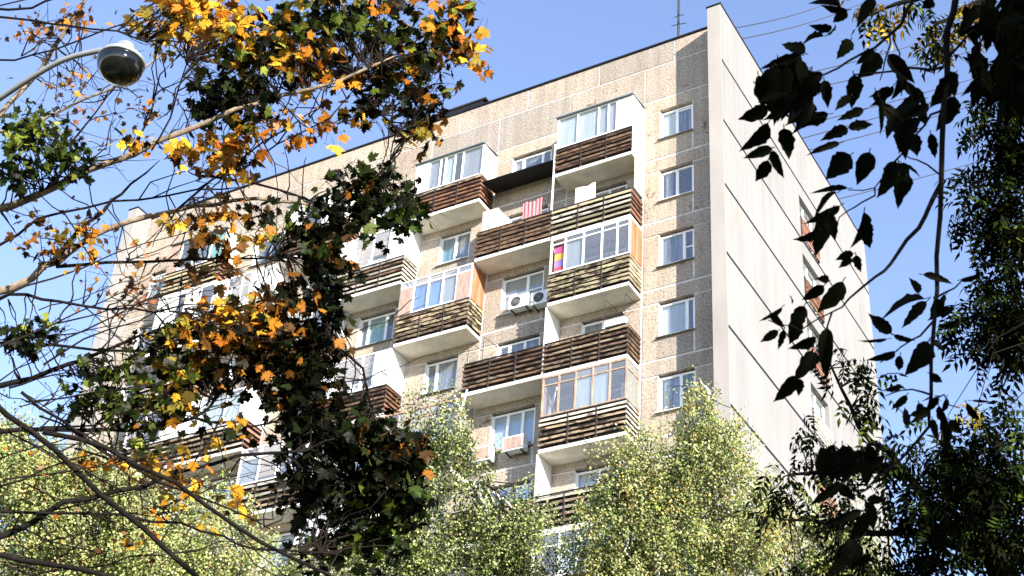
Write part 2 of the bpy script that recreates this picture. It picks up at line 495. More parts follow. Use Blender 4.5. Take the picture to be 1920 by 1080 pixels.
SIDE_RAIL = ['pink', 'redbrown', 'pink', 'grey', 'pink', 'pink', 'grey', 'pink']
def french_window(z0, zt):
    k = int(round((Z0 - z0) / H)) - 1
    za = z0 + 0.05
    w = MB()
    x = -0.17
    for y0, y1, q0, q1 in ((OY0, OY0 + .07, za, zt), (OY1 - .07, OY1, za, zt), ((OY0 + OY1) / 2 - .05, (OY0 + OY1) / 2 + .05, za, zt - .07),
                           (OY0 + .07, OY1 - .07, zt - .07, zt), (OY0 + .07, OY1 - .07, za, za + .08)):
        w.box(x - 0.06, x, y0, y1, q0, q1)
    f = w.build('window', M['white'], B)
    bx('pane', 'glass', x - 0.04, x - 0.03, OY0 + .06, OY1 - .06, za + .06, zt - .06, f)
    bx('curtain', 'c_pale' if k % 2 else 'c_grey', x - 0.12, x - 0.11, OY0 + .1, OY1 - .1, za, zt - .05, f)
    r = MB()
    r.box(0.015, 0.05, OY0 - .03, OY1 + .03, z0 + 1.08, z0 + 1.13)
    r.box(0.015, 0.05, OY0 - .03, OY0 + .02, z0 + 0.1, z0 + 1.08)
    r.box(0.015, 0.05, OY1 - .02, OY1 + .03, z0 + 0.1, z0 + 1.08)
    ra = r.build('french_balcony', M['iron'], B)
    for i in range(6):
        z = z0 + 0.16 + i * 0.155
        bx('slat', SIDE_RAIL[k], 0.055, 0.085, OY0 - .04, OY1 + .04, z, z + 0.1, ra)

end_wall(-TF, 0.0, True)
end_wall(-LEN, -LEN + TF, False)

# ---- windows
def window(b, k, mull=(0.5,), transoms=(), cur=None, glass='glass', wx=None, zb=None, zt=None):
    w0, w1 = wx or WX[b]
    zt = Z0 + (WT if zt is None else zt) - H * k - 0.035
    zb = Z0 + (WB if zb is None else zb) - H * k
    Y0_, Y1_ = 0.13, 0.19
    xs = [w0] + [w0 + (w1 - w0) * t for t in mull] + [w1]
    f = MB()
    f.box(w0, w1, Y0_, Y1_, zt - 0.075, zt)
    f.box(w0, w1, Y0_, Y1_, zb, zb + 0.08)
    t = 0.07
    for i, x in enumerate(xs):
        a, c = (x, x + t) if i == 0 else ((x - t, x) if i == len(xs) - 1 else (x - t * .75, x + t * .75))
        f.box(a, c, Y0_ - 0.004, Y1_ + 0.002, zb + 0.08, zt - 0.075)
    for i, fr in transoms:
        z = zb + (zt - zb) * fr
        f.box(xs[i] + .05, xs[i + 1] - .05, Y0_ + 0.004, Y1_ - 0.004, z - 0.025, z + 0.025)
    wo = f.build('window', M['white'], B)
    for i in range(len(xs) - 1):
        bx('pane', glass, xs[i] + .02, xs[i + 1] - .02, 0.155, 0.162, zb + .03, zt - .03, wo)
        c = cur[i] if cur else None
        if c:
            nm, lo, hi = (c, 0, 1) if isinstance(c, str) else c
            bx('curtain', nm, xs[i] + (xs[i + 1] - xs[i]) * lo + .03, xs[i] + (xs[i + 1] - xs[i]) * hi - .03, 0.225, 0.24, zb + .02, zt - .06, wo)
    bx('reveal', 'white', w0 + .001, w0 + .012, 0.012, 0.128, zb, zt, wo)
    bx('reveal', 'white', w1 + .035, w1 + .049, 0.012, 0.128, zb, zt, wo)
    sl_ = MB()
    s = len(sl_.v)
    sl_.box(w0 - .07, w1 + .05, -0.1, 0.13, zb - 0.045, zb - 0.02)
    sl_.v = [(x, y, z + (0.05 if y > 0 else 0)) for x, y, z in sl_.v]
    sl_.build('sill', M['grey_metal'] if (k + ord(b)) % 3 else M['white'], wo)
    return wo

SPEC = {
    ('A', 0): dict(mull=(.5,), cur=['c_pale', ('c_net', 0, .9)], transoms=((1, .9),)),
    ('A', 1): dict(mull=(.5,), cur=[('c_net', .2, .75), None]),
    ('A', 2): dict(mull=(.7,), cur=['c_net', None], transoms=((1, .48),)),
    ('A', 3): dict(mull=(.77,), cur=['c_pale', None]),
    ('A', 4): dict(mull=(.6,), cur=[('c_net', .1, 1), None], transoms=((1, .6),)),
    ('C', 0): dict(mull=(.26, .76), cur=['c_grey', 'c_net', 'c_net']),
    ('C', 2): dict(mull=(.6,), cur=['c_grey', 'c_grey'], transoms=((0, .55), (1, .55)), zb=-2.15),
    ('C', 3): dict(mull=(.26, .63), cur=[None, 'c_net', ('c_net', 0, .6)]),
    ('C', 4): dict(mull=(.36, .7), cur=['c_sky', 'c_sky', 'c_sky'], zb=-2.05),  # blue cloth stands in for the sky reflected in this window
    ('C', 5): dict(mull=(.5,), cur=['c_net', None], glass='glass_hi'),
    ('C', 6): dict(mull=(.3, .65), cur=['c_pale', None, 'c_pale']),
    ('D', 1): dict(mull=(.5,), cur=['c_teal', ('c_net', .1, 1)]),
    ('D', 3): dict(mull=(.32,), cur=[None, 'c_net']),
    ('E', 2): dict(mull=(.25, .75), cur=[None, 'c_green', None], glass='glass'),
    ('F', 1): dict(mull=(.4,), cur=['c_pale', 'c_green']),
    ('F', 3): dict(mull=(.5,), cur=['c_pale', None]),
    ('B', 3): dict(mull=(.5,), cur=[('c_net', 0, 1), None], zb=-2.6),
    ('B', 1): dict(mull=(.55,), cur=['c_white', None], zb=-2.6),
    ('B', 5): dict(mull=(.5,), cur=['c_pale', None], zb=-2.6),
    ('F', 4): dict(mull=(.4,), cur=['c_net', 'c_blue']),
    ('E', 0): dict(mull=(.5,), cur=['c_pale', 'c_net']),
}
curt = ['c_pale', 'c_net', 'c_grey', None, 'c_white', None, ('c_net', 0, .55), ('c_white', .5, 1), ('c_pale', 0, .4), ('c_teal', .2, .8)]
for k in range(NK):
    for b in BAYS:
        sp_ = SPEC.get((b, k))
        if sp_ is None:
            mm = random.choice([(.5,), (.35,), (.3, .7), (.65,)])
            sp_ = dict(mull=mm, cur=[random.choice(curt) for _ in range(len(mm) + 1)])
        window(b, k, **sp_)

# ---- balconies
YB = -0.93
SLATS = {}
def slat_mesh(mname, i):
    if (mname, i) not in SLATS:
        mb = MB()
        n = 7
        r = random.Random(i * 7 + 3)
        for j in range(n + 1):
            x = -0.5 + j / n
            a, c = r.uniform(-.08, .08), r.uniform(-.09, .09)
            d = r.uniform(-.15, .15)
            mb.v += [(x, -0.5 + d, -0.5 + a), (x, 0.5 + d, -0.5 + a), (x, 0.5 + d, 0.5 + c), (x, -0.5 + d, 0.5 + c)]
        for j in range(n):
            for q in range(4):
                q2 = (q + 1) % 4
                mb.f.append((j * 4 + q, j * 4 + 4 + q, j * 4 + 4 + q2, j * 4 + q2))
        mb.f += [(0, 1, 2, 3), (n * 4 + 3, n * 4 + 2, n * 4 + 1, n * 4)]
        SLATS[(mname, i)] = mb.mesh('slat_' + mname, M[mname])
    return SLATS[(mname, i)]

def slat(mname, p0, p1, h, par, out):
    p0, p1 = Vector(p0), Vector(p1)
    d = p1 - p0
    rot = Matrix.Rotation(math.atan2(d.y, d.x), 4, 'Z') @ Matrix.Rotation(random.gauss(0, .005), 4, 'Y') @ Matrix.Rotation(random.uniform(0.1, 0.22), 4, 'X')
    link('slat', slat_mesh(mname, random.randrange(5)), par, T((p0 + p1) / 2, (d.length, 0.024, h * random.uniform(.9, 1.1)), rot))

def balcony(b, k, wood='brown', n=6, h=0.078, mixw=None, mixp=.4, sidew=None, glz=None, side=None, roof=False, frame='white',
            transom=0.0, partition=False, lside=False, side_low=False, wall_side=True, label=None):
    bi = BAYS.index(b)
    x0, x1 = EDG[bi + 1] + 0.03, EDG[bi] - 0.03
    zs = Z0 - 3.02 - H * k
    top = Z0 - 1.75 - H * k
    so_ = MB().box(x0, x1, YB, -0.002, zs, zs + 0.13).build('balcony', M['slab'], B)
    if label:
        so_['label'] = label
    po = MB()
    xp = [x0 + .02, x0 + (x1 - x0) * .34, x0 + (x1 - x0) * .67, x1 - .02]
    for x in xp:
        po.box(x - .02, x + .02, YB + .012, YB + .05, zs + .13, top)
    po.box(x0, x1, YB - 0.005, YB + .055, top, top + .035)
    po.box(x1 - .05, x1, YB + .055, -0.003, top, top + .034)
    po.box(x0, x0 + .05, YB + .055, -0.003, top, top + .034)
    for x in (xp[1], xp[2]):
        po.box(x - .014, x + .014, YB - .05, YB - .036, zs + .1, top - .01)
    po.build('railing_frame', M['iron'], so_)
    bx('gap_shade', 'gap_shade', x0 + .05, x1 - .05, YB + .055, YB + .065, zs + .15, top - .01, so_)  # added dark sheets give the slat gaps their shade
    bx('gap_shade', 'gap_shade', x1 - .065, x1 - .055, YB + .07, -.01, zs + .15, top - .01, so_)
    bx('gap_shade', 'gap_shade', x0 + .055, x0 + .065, YB + .07, -.01, zs + .15, top - .01, so_)
    pitch = (top - zs - 0.2) / n
    for i in range(n):
        z = zs + 0.2 + pitch * (i + 0.5) + random.gauss(0, .012)
        wd = wood if not mixw or random.random() > mixp else mixw
        slat(wd, (x0 - .02, YB - .012, z), (x1 + .02, YB - .012, z), h, so_, 0)
    if wall_side:
        if side_low:
            bx('side_cladding', side, x1 + .004, x1 + .02, YB - .01, -.004, zs + .03, top, so_)
        else:
            for i in range(n):
                z = zs + 0.2 + pitch * (i + 0.5)
                slat(sidew or wood, (x1 + .012, YB - .02, z), (x1 + .012, -.02, z), h, so_, 1)
    if lside:
        ls = MB()
        for i in range(n):
            z = zs + 0.2 + pitch * (i + 0.5)
            ls.box(x0 - .025, x0 - .003, YB, -.02, z - h / 2, z + h / 2)
        ls.build('left_railing_boards', M[wood], so_)
    zc = (zs + H) if not roof else Z0 - 0.26
    if roof:
        rm = MB().box(x0 - .06, x1 + .05, YB - .1, 0.0, zc + .01, zc + .05)
        rm.v = [(x, y, z + (0.1 if y > -.5 else 0)) for x, y, z in rm.v]
        rm.build('balcony_roof', M['grey_metal'], so_)
    if glz:
        zb = top + 0.036
        fm = MB()
        frs = [0] + [g[1] for g in glz]
        xs = [x0 + (x1 - x0) * t for t in frs]
        t = 0.03
        for i, x in enumerate(xs):
            a, c = (x, x + 2 * t) if i == 0 else ((x - 2 * t, x) if i == len(xs) - 1 else (x - t, x + t))
            fm.box(a, c, YB + .006, YB + .066, zb, zc)
        fm.box(x0 + .06, x1 - .06, YB + .009, YB + .063, zb, zb + .06)
        fm.box(x0 + .06, x1 - .06, YB + .009, YB + .063, zc - .06, zc)
        ztr = zc - transom * (zc - zb)
        if transom:
            fm.box(x0 + .06, x1 - .06, YB + .012, YB + .06, ztr - .025, ztr + .025)
        if side == 'glass':
            fm.box(x1 - .06, x1, -0.06, -.003, zb, zc)
            fm.box(x1 - .057, x1 - .003, -0.45, -.41, zb, zc)
            fm.box(x1 - .057, x1 - .003, YB + .066, -.06, ztr - .02, ztr + .02)
        gf = fm.build('glazing_frame', M[frame], so_)
        for i, (ty, e) in enumerate(glz):
            a, c = xs[i] + .02, xs[i + 1] - .02
            if ty == 'open':
                continue
            if ty in M and ty not in ('glass', 'glass_dirty', 'glass_hi') and not ty.startswith('c_'):
                bx('infill_panel', ty, a, c, YB - .004, YB + .004, zb + .004, (ztr - .03) if transom else zc - .012, so_)
                if transom:
                    bx('pane', 'glass_dirty', a, c, YB + .03, YB + .036, ztr, zc - .03, gf)
                continue
            bx('pane', ty if ty.startswith('glass') else 'glass_dirty' if frame != 'white' else 'glass', a, c, YB + .03, YB + .036, zb + .03, zc - .03, gf)
            if ty.startswith('c_'):
                bx('curtain', ty, a + .01, c - .01, YB + .085, YB + .095, zb + .02, (ztr - .02) if transom else zc - .06, gf)
        if side and side != 'glass':
            bx('side_cladding', side, x1 - .012, x1 + .006, YB + .07, -.004, zb, zc, so_)
        elif side == 'glass':
            bx('pane', 'glass_dirty', x1 - .035, x1 - .028, YB + .07, -.03, zb, zc - .01, gf)
        bx('side_cladding', side if side in ('sheet', 'cream') else 'pinkwood', x0 + .002, x0 + .02, YB + .07, -.004, zb, zc, so_)
    elif side:
        bx('side_cladding', side, x1 - .012, x1 + .006, YB + .25, -.004, top + .2, zs + H - .01, so_)
    if partition:
        bx('partition', 'sheet', x0 - .06, x0 - .01, YB + .02, -.004, zs + .14, zs + H - .002, so_)
    return so_

L_, Dk = 'c_pale', 'glass'
balcony('B', 0, 'brown', mixw='old', mixp=.3, glz=[('c_pale', .27), ('c_pale', .55), ('c_grey', .68), ('c_grey', .79), ('sheet', 1)], side='sheet', side_low=True, roof=True,
        label='topmost right balcony, white glazed with dark brown slats', n=6)
balcony('D', 0, 'redbrown', mixw='old', mixp=.25, sidew='redbrown', glz=[('sheet', .2), ('c_grey', .37), (Dk, .44), ('c_pale', .58), (Dk, .7), ('c_grey', 1)], side='cream', roof=True,
        label='white glazed balcony with red brown slats under the roof')
balcony('B', 1, 'yellow', mixw='grey', sidew='redbrown', n=5, h=.085, side='tan', label='open balcony with yellow rails and a white sheet hung out')
balcony('C', 1, 'brown', mixw='blue', mixp=.2, n=6, h=.1, wall_side=False, label='open balcony with dark slats and a pink towel')
balcony('B', 2, 'peel', h=.1, sidew='yellow', glz=[('open', .19), ('c_grey', .42), (Dk, .65), (Dk, .84), (Dk, 1)], side='orange', transom=.17,
        label='glazed balcony with peeling cream slats and orange side')
balcony('D', 2, 'old', h=.1, mixw='peel', sidew='peel', glz=[('pinkwood', .19), ('c_blue', .4), ('c_blue', .6), ('c_grey', .8), ('pinkwood', 1)], side='orange', transom=.2,
        frame='white', label='glazed balcony with blue curtains and orange side')
balcony('B', 3, 'old', mixw='brown', mixp=.5, h=.07, sidew='brown', partition=True, label='open balcony with dark slats and white partition')
balcony('C', 3, 'old', mixw='brown', mixp=.5, h=.07, wall_side=False, lside=True)
balcony('B', 4, 'old', mixw='grey', h=.07, sidew='grey', glz=[(Dk, .2), (Dk, .4), ('c_white', .6), ('c_white', .8), (Dk, 1)], side='glass', transom=.22, frame='owood',
        label='balcony with orange wooden glazing and white curtains')
balcony('D', 4, 'brown', glz=[(Dk, .3), (Dk, .6), (Dk, 1)], side='glass', transom=.25, frame='owood')
balcony('B', 5, 'old', mixw='grey', sidew='grey', n=5, partition=True)
balcony('C', 5, 'old', mixw='redbrown', n=5, wall_side=False)
balcony('B', 6, 'grey', glz=[(Dk, .3), ('c_pale', .5), (Dk, .75), (Dk, 1)], side='glass', transom=.3)
balcony('D', 6, 'old', n=5)
balcony('E', 1, 'grey', mixw='brown', sidew='grey', glz=[('sheet', .2), (Dk, .5), (Dk, .75), ('sheet', 1)], side='sheet')
balcony('E', 3, 'brown', sidew='redbrown', glz=[(Dk, .2), (Dk, .6), (Dk, .78), ('sheet', 1)], side='sheet')
balcony('E', 5, 'old', glz=[(Dk, .3), (Dk, .6), (Dk, 1)], side='sheet')
balcony('F', 0, 'redbrown', mixw='old', glz=[('sheet', .3), (Dk, .6), ('sheet', .8), (Dk, 1)], side='cream', roof=True)
balcony('F', 2, 'brown', glz=[(Dk, .4), (Dk, .7), (Dk, 1)], side='glass')
balcony('F', 4, 'grey', mixw='old', n=5, glz=[('c_grey', .3), (Dk, .6), (Dk, .8), (Dk, 1)], side='glass', transom=.3)
balcony('G', 1, 'grey', glz=[('sheet', .2), (Dk, .45), (Dk, .6), ('sheet', 1)], side='sheet', roof=False)
balcony('G', 3, 'old', mixw='grey', sidew='pink', n=5, glz=[('sheet', .2), ('c_pale', .6), ('c_pale', .85), ('sheet', 1)], side='sheet')
balcony('G', 5, 'old', n=5, glz=[(Dk, .5), (Dk, 1)], side='sheet')
balcony('H', 0, 'yellow', sidew='pink', n=5, glz=[('pinkwood', .2), (Dk, .45), ('c_net', .75), ('c_green', 1)], side='cream', roof=True,
        label='balcony with yellow slats and salmon pink side slats')
balcony('H', 1, 'old', wall_side=False, glz=[('sheet', .35), (Dk, .5), ('sheet', .75), (Dk, 1)])
balcony('H', 2, 'old', mixw='grey', sidew='yellow', n=5)
balcony('H', 3, 'old', mixw='grey', n=5, wall_side=False, glz=[(Dk, .3), (Dk, .6), ('sheet', 1)])
balcony('H', 4, 'old', n=5)
balcony('H', 5, 'old', n=5, wall_side=False)
# dark canopy over the open balcony of the second storey
cz = Z0 - 2.25
cn = MB().box(EDG[3] + .05, EDG[2] - .05, -1.0, -.004, cz + .015, cz + .04)
cn.v = [(x, y, z + (0.18 if y > -.5 else 0)) for x, y, z in cn.v]
cn.build('canopy', M['metal_black'], B)
bx('canopy_post', 'white', EDG[2] - .05, EDG[2] + .0, YB - .02, YB + .03, Z0 - 4.5, cz + .8, B)
bx('drainpipe', 'grey_metal', EDG[8] - .3, EDG[8] - .2, -.16, -.06, Z0 - 6.5, Z0 - 1.2, B)

# ---- things on balconies
def ac(x, z, k, label, grille='round', y=-0.42, w=0.78, h=0.52):
    zc = Z0 + z
    t = thing('air_conditioner', label, 'air conditioner', (x, y, zc), 'air conditioners on the facade')
    mb = MB().box(x, x + w, y, y + .3, zc, zc + h)
    mb.build('case', M['white'], t)
    if grille == 'round':
        g = MB()
        cx, cz_ = x + w * .38, zc + h * .52
        for r in (.05, .1, .15, .195):
            g.tube([(cx + r * math.cos(a), y - .012, cz_ + r * math.sin(a)) for a in np.linspace(0, 2 * math.pi, 17)], .006, 4, False)
        for a in np.linspace(0, math.pi, 5)[:-1]:
            g.tube([(cx - .2 * math.cos(a), y - .014, cz_ - .2 * math.sin(a)), (cx + .2 * math.cos(a), y - .014, cz_ + .2 * math.sin(a))], .005, 4)
        d = MB()
        d.v = [(cx + .2 * math.cos(a), y - .004, cz_ + .2 * math.sin(a)) for a in np.linspace(0, 2 * math.pi, 20, endpoint=False)]
        d.f = [tuple(range(20))]
        d.build('fan_opening', M['dark'], t)
        g.build('fan_guard', M['grey_metal'], t)
    else:
        bx('grille', 'pinkwood', x + .05, x + w - .06, y - .012, y - .003, zc + .05, zc + h - .05, t)
    for q in (x + .1, x + w - .1):
        bx('bracket', 'iron', q - .015, q + .015, y + .02, -.004, zc - .05, zc - .012, t)
    return t
ac(-8.35, -7.92, 2, 'white air conditioner with round fan grille, left of a pair below a grey window')
ac(-7.45, -8.0, 2, 'white air conditioner with dark round fan, right of a pair below a grey window', w=.8)
ac(-8.15, -13.55, 4, 'air conditioner with square brown grille below a bright blue window', 'square')
ac(-9.3, -13.7, 4, 'half hidden box with brown grille left of a bright blue window', 'square', w=.7)
ac(-7.75, -2.0, 0, 'small white air conditioner at the foot of the curtained top storey window', 'round', y=-.3, w=.8, h=.42)

def hanging(name, label, cat, m, x0, x1, y, z0, z1, waves=5, amp=.03):
    mb = MB()
    nx, nz = waves * 4, 6
    for j in range(nz + 1):
        for i in range(nx + 1):
            u, v = i / nx, j / nz
            mb.v.append((x0 + (x1 - x0) * u, y + amp * math.sin(u * waves * 2 * math.pi) * (1 - .3 * v) + .02 * v * u, z1 + (z0 - z1) * v + .025 * math.sin(u * 9) - .03 * math.sin(u * math.pi)))
    for j in range(nz):
        for i in range(nx):
            a = j * (nx + 1) + i
            mb.f.append((a, a + 1, a + nx + 2, a + nx + 1))
    o = mb.build(name, M[m], None, True)
    return tag(o, label, cat)
hanging('towel', 'pink towel drying on the line of an open balcony', 'towel', 'towel', -7.75, -6.98, YB + .04, Z0 - 4.62, Z0 - 3.75)
hanging('bed_sheet', 'plain white sheet drying on the open balcony right of the pink towel', 'sheet', 'linen', -5.75, -4.95, YB + .25, Z0 - 4.6, Z0 - 3.6, 2, .015)
t = thing('patterned_cloth', 'patchwork cloth in pink, yellow and violet hung behind balcony glazing', 'cloth', (-6.0, YB + .12, Z0 - 7.25))
for i, c in enumerate([(.7, .1, .28), (.75, .45, .12), (.35, .25, .65), (.75, .12, .15)]):
    z = Z0 - 6.15 - i * .29
    MB().box(-6.36, -5.98, YB + .1, YB + .108, z - .28, z).build('patch', m_cloth('patch_cloth_%d' % i, c, 5.0), t)
t = thing('cabinet', 'tan plywood cabinet standing on the open balcony beside the pink towel', 'cabinet', (-9.3, -.6, Z0 - 5.7))
bx('body', 'tan', -9.5, -8.85, YB + .08, -.1, Z0 - 5.7, Z0 - 3.55, t)
bx('door', 'cream', -9.47, -9.19, YB + .062, YB + .078, Z0 - 5.6, Z0 - 3.6, t)
bx('door', 'tan', -9.17, -8.88, YB + .062, YB + .078, Z0 - 5.6, Z0 - 3.6, t)
t = thing('flower_box', 'white flower box standing on the corner of a dark slatted balcony rail', 'flower box', (-3.7, YB, Z0 - 10.1))
fb = MB().box(-4.25, -3.5, YB - .07, YB + .12, Z0 - 10.11, Z0 - 9.88)
fb.build('trough', M['white'], t)
bx('soil', 'iron', -4.22, -3.53, YB - .05, YB + .1, Z0 - 9.879, Z0 - 9.87, t)
def rack(x0, x1, z, label):
    t = thing('drying_rack', label, 'drying rack', (x0, YB, Z0 + z), 'clothes drying racks on balconies')
    mb = MB()
    for x in (x0, x1):
        mb.tube([(x, YB, Z0 + z), (x, YB, Z0 + z + .9)], .012, 5)
        mb.tube([(x, YB, Z0 + z + .9), (x + .05, -.1, Z0 + z + .95)], .012, 5)
    mb.build('frame', M['iron'], t)
    ln = MB()
    for i in range(4):
        y = YB + .1 + i * .2
        ln.tube([(x0, y, Z0 + z + .9), (x1, y, Z0 + z + .9)], .005, 4)
    ln.build('lines', M['grey_metal'], t)
rack(-4.3, -3.55, -9.85, 'thin wire drying rack above the flower box on the balcony corner')
rack(-9.5, -8.9, -10.1, 'iron drying rack at the left end of a double dark slatted balcony')
for i, (x, dx) in enumerate(((-6.3, .22), (-5.35, .28))):
    o = MB().tube([(x, YB + .2, Z0 - 12.9), (x + dx, YB + .25, Z0 - 11.75)], .035, 4).build('plank', M['white'])
    tag(o, ['pale plank leaning in the left corner of the wood glazed balcony', 'pale plank leaning behind the second pane of the wood glazed balcony'][i], 'plank')
t = thing('satellite_dish', 'small grey satellite dish on the wall beside yellow slatted balcony', 'satellite dish', (-21.9, -.2, Z0 - 2.4))
MB().lathe((-21.7, -.35, Z0 - 2.35), [(.0, -.02), (.12, .0), (.26, .07), (.28, .1)], 16).build('dish', M['grey_metal'], t)
MB().tube([(-21.7, -.35, Z0 - 2.37), (-21.7, 0, Z0 - 2.6)], .02, 5).build('bracket', M['iron'], t)

# ---- roof objects
t = thing('roof_vent', 'low black ventilation box on the flat roof edge', 'roof vent', (-12.5, 1.2, Z0 + 2.4))
bx('box', 'metal_black', -14.2, -10.85, .38, 1.9, Z0 + 2.4, Z0 + 3.52, t)
bx('lid', 'iron', -14.3, -10.7, .34, 1.95, Z0 + 3.52, Z0 + 3.6, t)
bx('duct', 'metal_black', -16.2, -14.21, .45, 1.8, Z0 + 2.4, Z0 + 3.3, t)
ax, ay = -2.3, .5
t = thing('roof_antenna', 'thin black antenna mast with crossed rods on the roof', 'antenna', (ax, ay, Z0 + 2.4))
MB().tube([(ax, ay, Z0 + 2.4), (ax + .05, ay, Z0 + 8.2)], .045, 6).build('mast', M['metal_black'], t)
for z, ln in ((4.05, .28), (4.5, .18), (5.5, .3), (5.9, .45), (6.3, .4), (7.0, .5)):
    for a in (.4, 1.9):
        MB().tube([(ax + .03 - ln * math.cos(a), ay - ln * math.sin(a), Z0 + 2.4 + z - 2.4 - .05), (ax + .03 + ln * math.cos(a), ay + ln * math.sin(a), Z0 + z + .08)], .018, 5).build('rod', M['metal_black'], t)
cab = [((1378, 50, 57), (1530, 8, 75)), ((1392, 70, 57), (1560, 22, 76)), ((1440, 150, 58), (1700, 82, 82)), ((1455, 178, 59), (1930, 62, 88)),
       ((1492, 236, 61), (1930, 110, 92)), ((1500, 258, 61), (1930, 128, 92)), ((1514, 280, 62), (1930, 160, 94)), ((1572, 371, 66), (1930, 268, 98))]
CW = ['topmost', 'second', 'third', 'fourth', 'fifth', 'sixth', 'seventh', 'lowest']
for i, (a, c) in enumerate(cab):
    A, C = at(*a), at(*c)
    D = C - A
    A, C = A - D * .1, C + D * .5
    pts = [A + (C - A) * u + np.array([0, 0, -1.2 * u * (1 - u)]) for u in np.linspace(0, 1, 13)]
    o = MB().tube(pts, .022, 4).build('cable', M['iron'])
    tag(o, CW[i] + ' of the thin dark cables running from the roof across the right sky', 'cable', 'cables strung from the roof')

# ------------------------------------------------------------------ leaf machinery
def tint_mesh(name, V, F, tint, m):
    """V (N,3), F (M,3), tint (M,3)"""
    me = bpy.data.meshes.new(name)
    me.vertices.add(len(V))
    me.vertices.foreach_set('co', V.astype(np.float32).ravel())
    me.loops.add(F.size)
    me.loops.foreach_set('vertex_index', F.astype(np.int32).ravel())
    me.polygons.add(len(F))
    w = F.shape[1]
    me.polygons.foreach_set('loop_start', np.arange(len(F), dtype=np.int32) * w)
    me.polygons.foreach_set('loop_total', np.full(len(F), w, dtype=np.int32))
    a = me.attributes.new('tint', 'FLOAT_COLOR', 'FACE')
    a.data.foreach_set('color', np.c_[tint, np.ones(len(tint))].astype(np.float32).ravel())
    me.materials.append(m)
    me.update(calc_edges=True)
    return me

def unit(a):
    return a / (np.linalg.norm(a, axis=-1, keepdims=True) + 1e-9)

def place(tv, tf, pos, ydir, nrm, size, width=None):
    """copies of a leaf template: base at pos, growing along ydir, facing nrm"""
    y = unit(ydir)
    x = unit(np.cross(y, nrm))
    z = np.cross(x, y)
    s = size[:, None, None]
    ws = s if width is None else width[:, None, None]
    V = pos[:, None] + tv[None, :, 0:1] * x[:, None] * ws + tv[None, :, 1:2] * y[:, None] * s + tv[None, :, 2:3] * z[:, None] * s
    n, v = len(pos), len(tv)
    F = (tf[None] + (np.arange(n) * v)[:, None, None]).reshape(-1, tf.shape[1])
    return V.reshape(-1, 3), F

# maple leaf outline (base at origin, tip at y = 1)
_half = [(0, 0), (.12, .10), (.34, .02), (.33, .14), (.5, .2), (.36, .29), (.62, .38), (.5, .45), (.72, .62), (.5, .58), (.38, .63), (.24, .52),
         (.25, .66), (.33, .76), (.18, .78), (.13, .88), (0, 1.0)]
_out = _half + [(-x, y) for x, y in _half[-2:0:-1]]
_mv = [(0, .36, -.03)] + [(x * .95, y, .1 * abs(x) - .09 * (y - .35) ** 2 * 2) for x, y in _out]
MAPLE_V = np.array(_mv)
_n = len(_out)
MAPLE_F = np.array([(0, 1 + i, 1 + (i + 1) % _n) for i in range(_n)])
# simple diamond leaf
DIA_V = np.array([(0, 0, 0), (.40, .42, .07), (0, 1, 0), (-.40, .42, .07)])
DIA_F = np.array([(0, 1, 2), (0, 2, 3)])
# compound leaf with five to seven narrow leaflets
def compound(nl=3, droop=.35):
    V, F = [], []
    def lf(b, d, ln, w):
        i = len(V)
        d = np.array(d) / np.linalg.norm(d)
        s = np.array([d[1], -d[0], 0]) if abs(d[0]) + abs(d[1]) > .1 else np.array([1, 0, 0])
        b = np.array(b)
        z = np.array([0, 0, -.12 * ln])
        V.extend([b, b + d * ln * .35 + s * w, b + d * ln + z * 2, b + d * ln * .35 - s * w])
        F.extend([(i, i + 1, i + 2), (i, i + 2, i + 3)])
    for j in range(nl):
        y = .25 + j * .25
        for sgn in (-1, 1):
            lf((0, y, -.1 * y), (sgn * .8, .45, -droop), .42, .085)
    lf((0, .25 + nl * .25 - .05, -.1), (0, 1, -droop), .45, .09)
    i = len(V)
    V.extend([np.array([-.012, 0, 0]), np.array([.012, 0, 0]), np.array([0, .3 + nl * .25, -.1])])
    F.append((i, i + 1, i + 2))
    return np.array(V), np.array(F)
CMP_V, CMP_F = compound()

PAL = dict(
    dark=[(.004, .006, .002), (.005, .007, .0025), (.014, .022, .005), (.004, .0045, .002)],  # near-black; shade of the dense maple clumps is put into these tones
    green=[(.035, .06, .01), (.02, .035, .007), (.11, .15, .022), (.008, .012, .003)],
    lime=[(.26, .3, .05), (.16, .2, .03), (.06, .09, .015), (.03, .04, .01)],
    birch=[(.45, .5, .2), (.4, .47, .15), (.32, .42, .11), (.52, .53, .28), (.05, .08, .02)],
    birchy=[(.58, .46, .16), (.5, .36, .12), (.46, .48, .18)],
    yellow=[(.72, .44, .04), (.6, .33, .03), (.5, .22, .02), (.3, .24, .04), (.1, .07, .015)],
    orange=[(.6, .24, .02), (.5, .16, .015), (.55, .32, .04), (.14, .06, .015), (.05, .03, .01)],
    brown=[(.07, .035, .01), (.14, .06, .012), (.02, .014, .005), (.35, .14, .02)],
    pink=[(.5, .25, .14), (.3, .12, .06), (.45, .2, .05)],
)
def pal(keys, n):
    opts = np.array([c for k in keys for c in PAL[k]])
    return opts[rng.integers(0, len(opts), n)] * rng.uniform(.75, 1.2, (n, 1))

def ball(n, e=2.4):
    v = rng.normal(size=(n, 3))
    return unit(v) * rng.random((n, 1)) ** (1 / e)

def lobe_pts(cx, cy_, rx, ry, d, n, thick=1.0, e=2.4):
    q = ball(n, e)
    dd = d + q[:, 2] * thick * rx / FPX * d
    return np.array([at(cx + q[i, 0] * rx, cy_ + q[i, 1] * ry, dd[i]) for i in range(n)])

def wiggle(p, q, n, amp):
    p, q = np.array(p), np.array(q)
    L = np.linalg.norm(q - p)
    pts = [p]
    off = np.zeros(3)
    for i in range(1, n):
        off = off * .7 + rng.normal(size=3) * amp * L
        pts.append(p + (q - p) * i / n + off)
    return pts + [q]

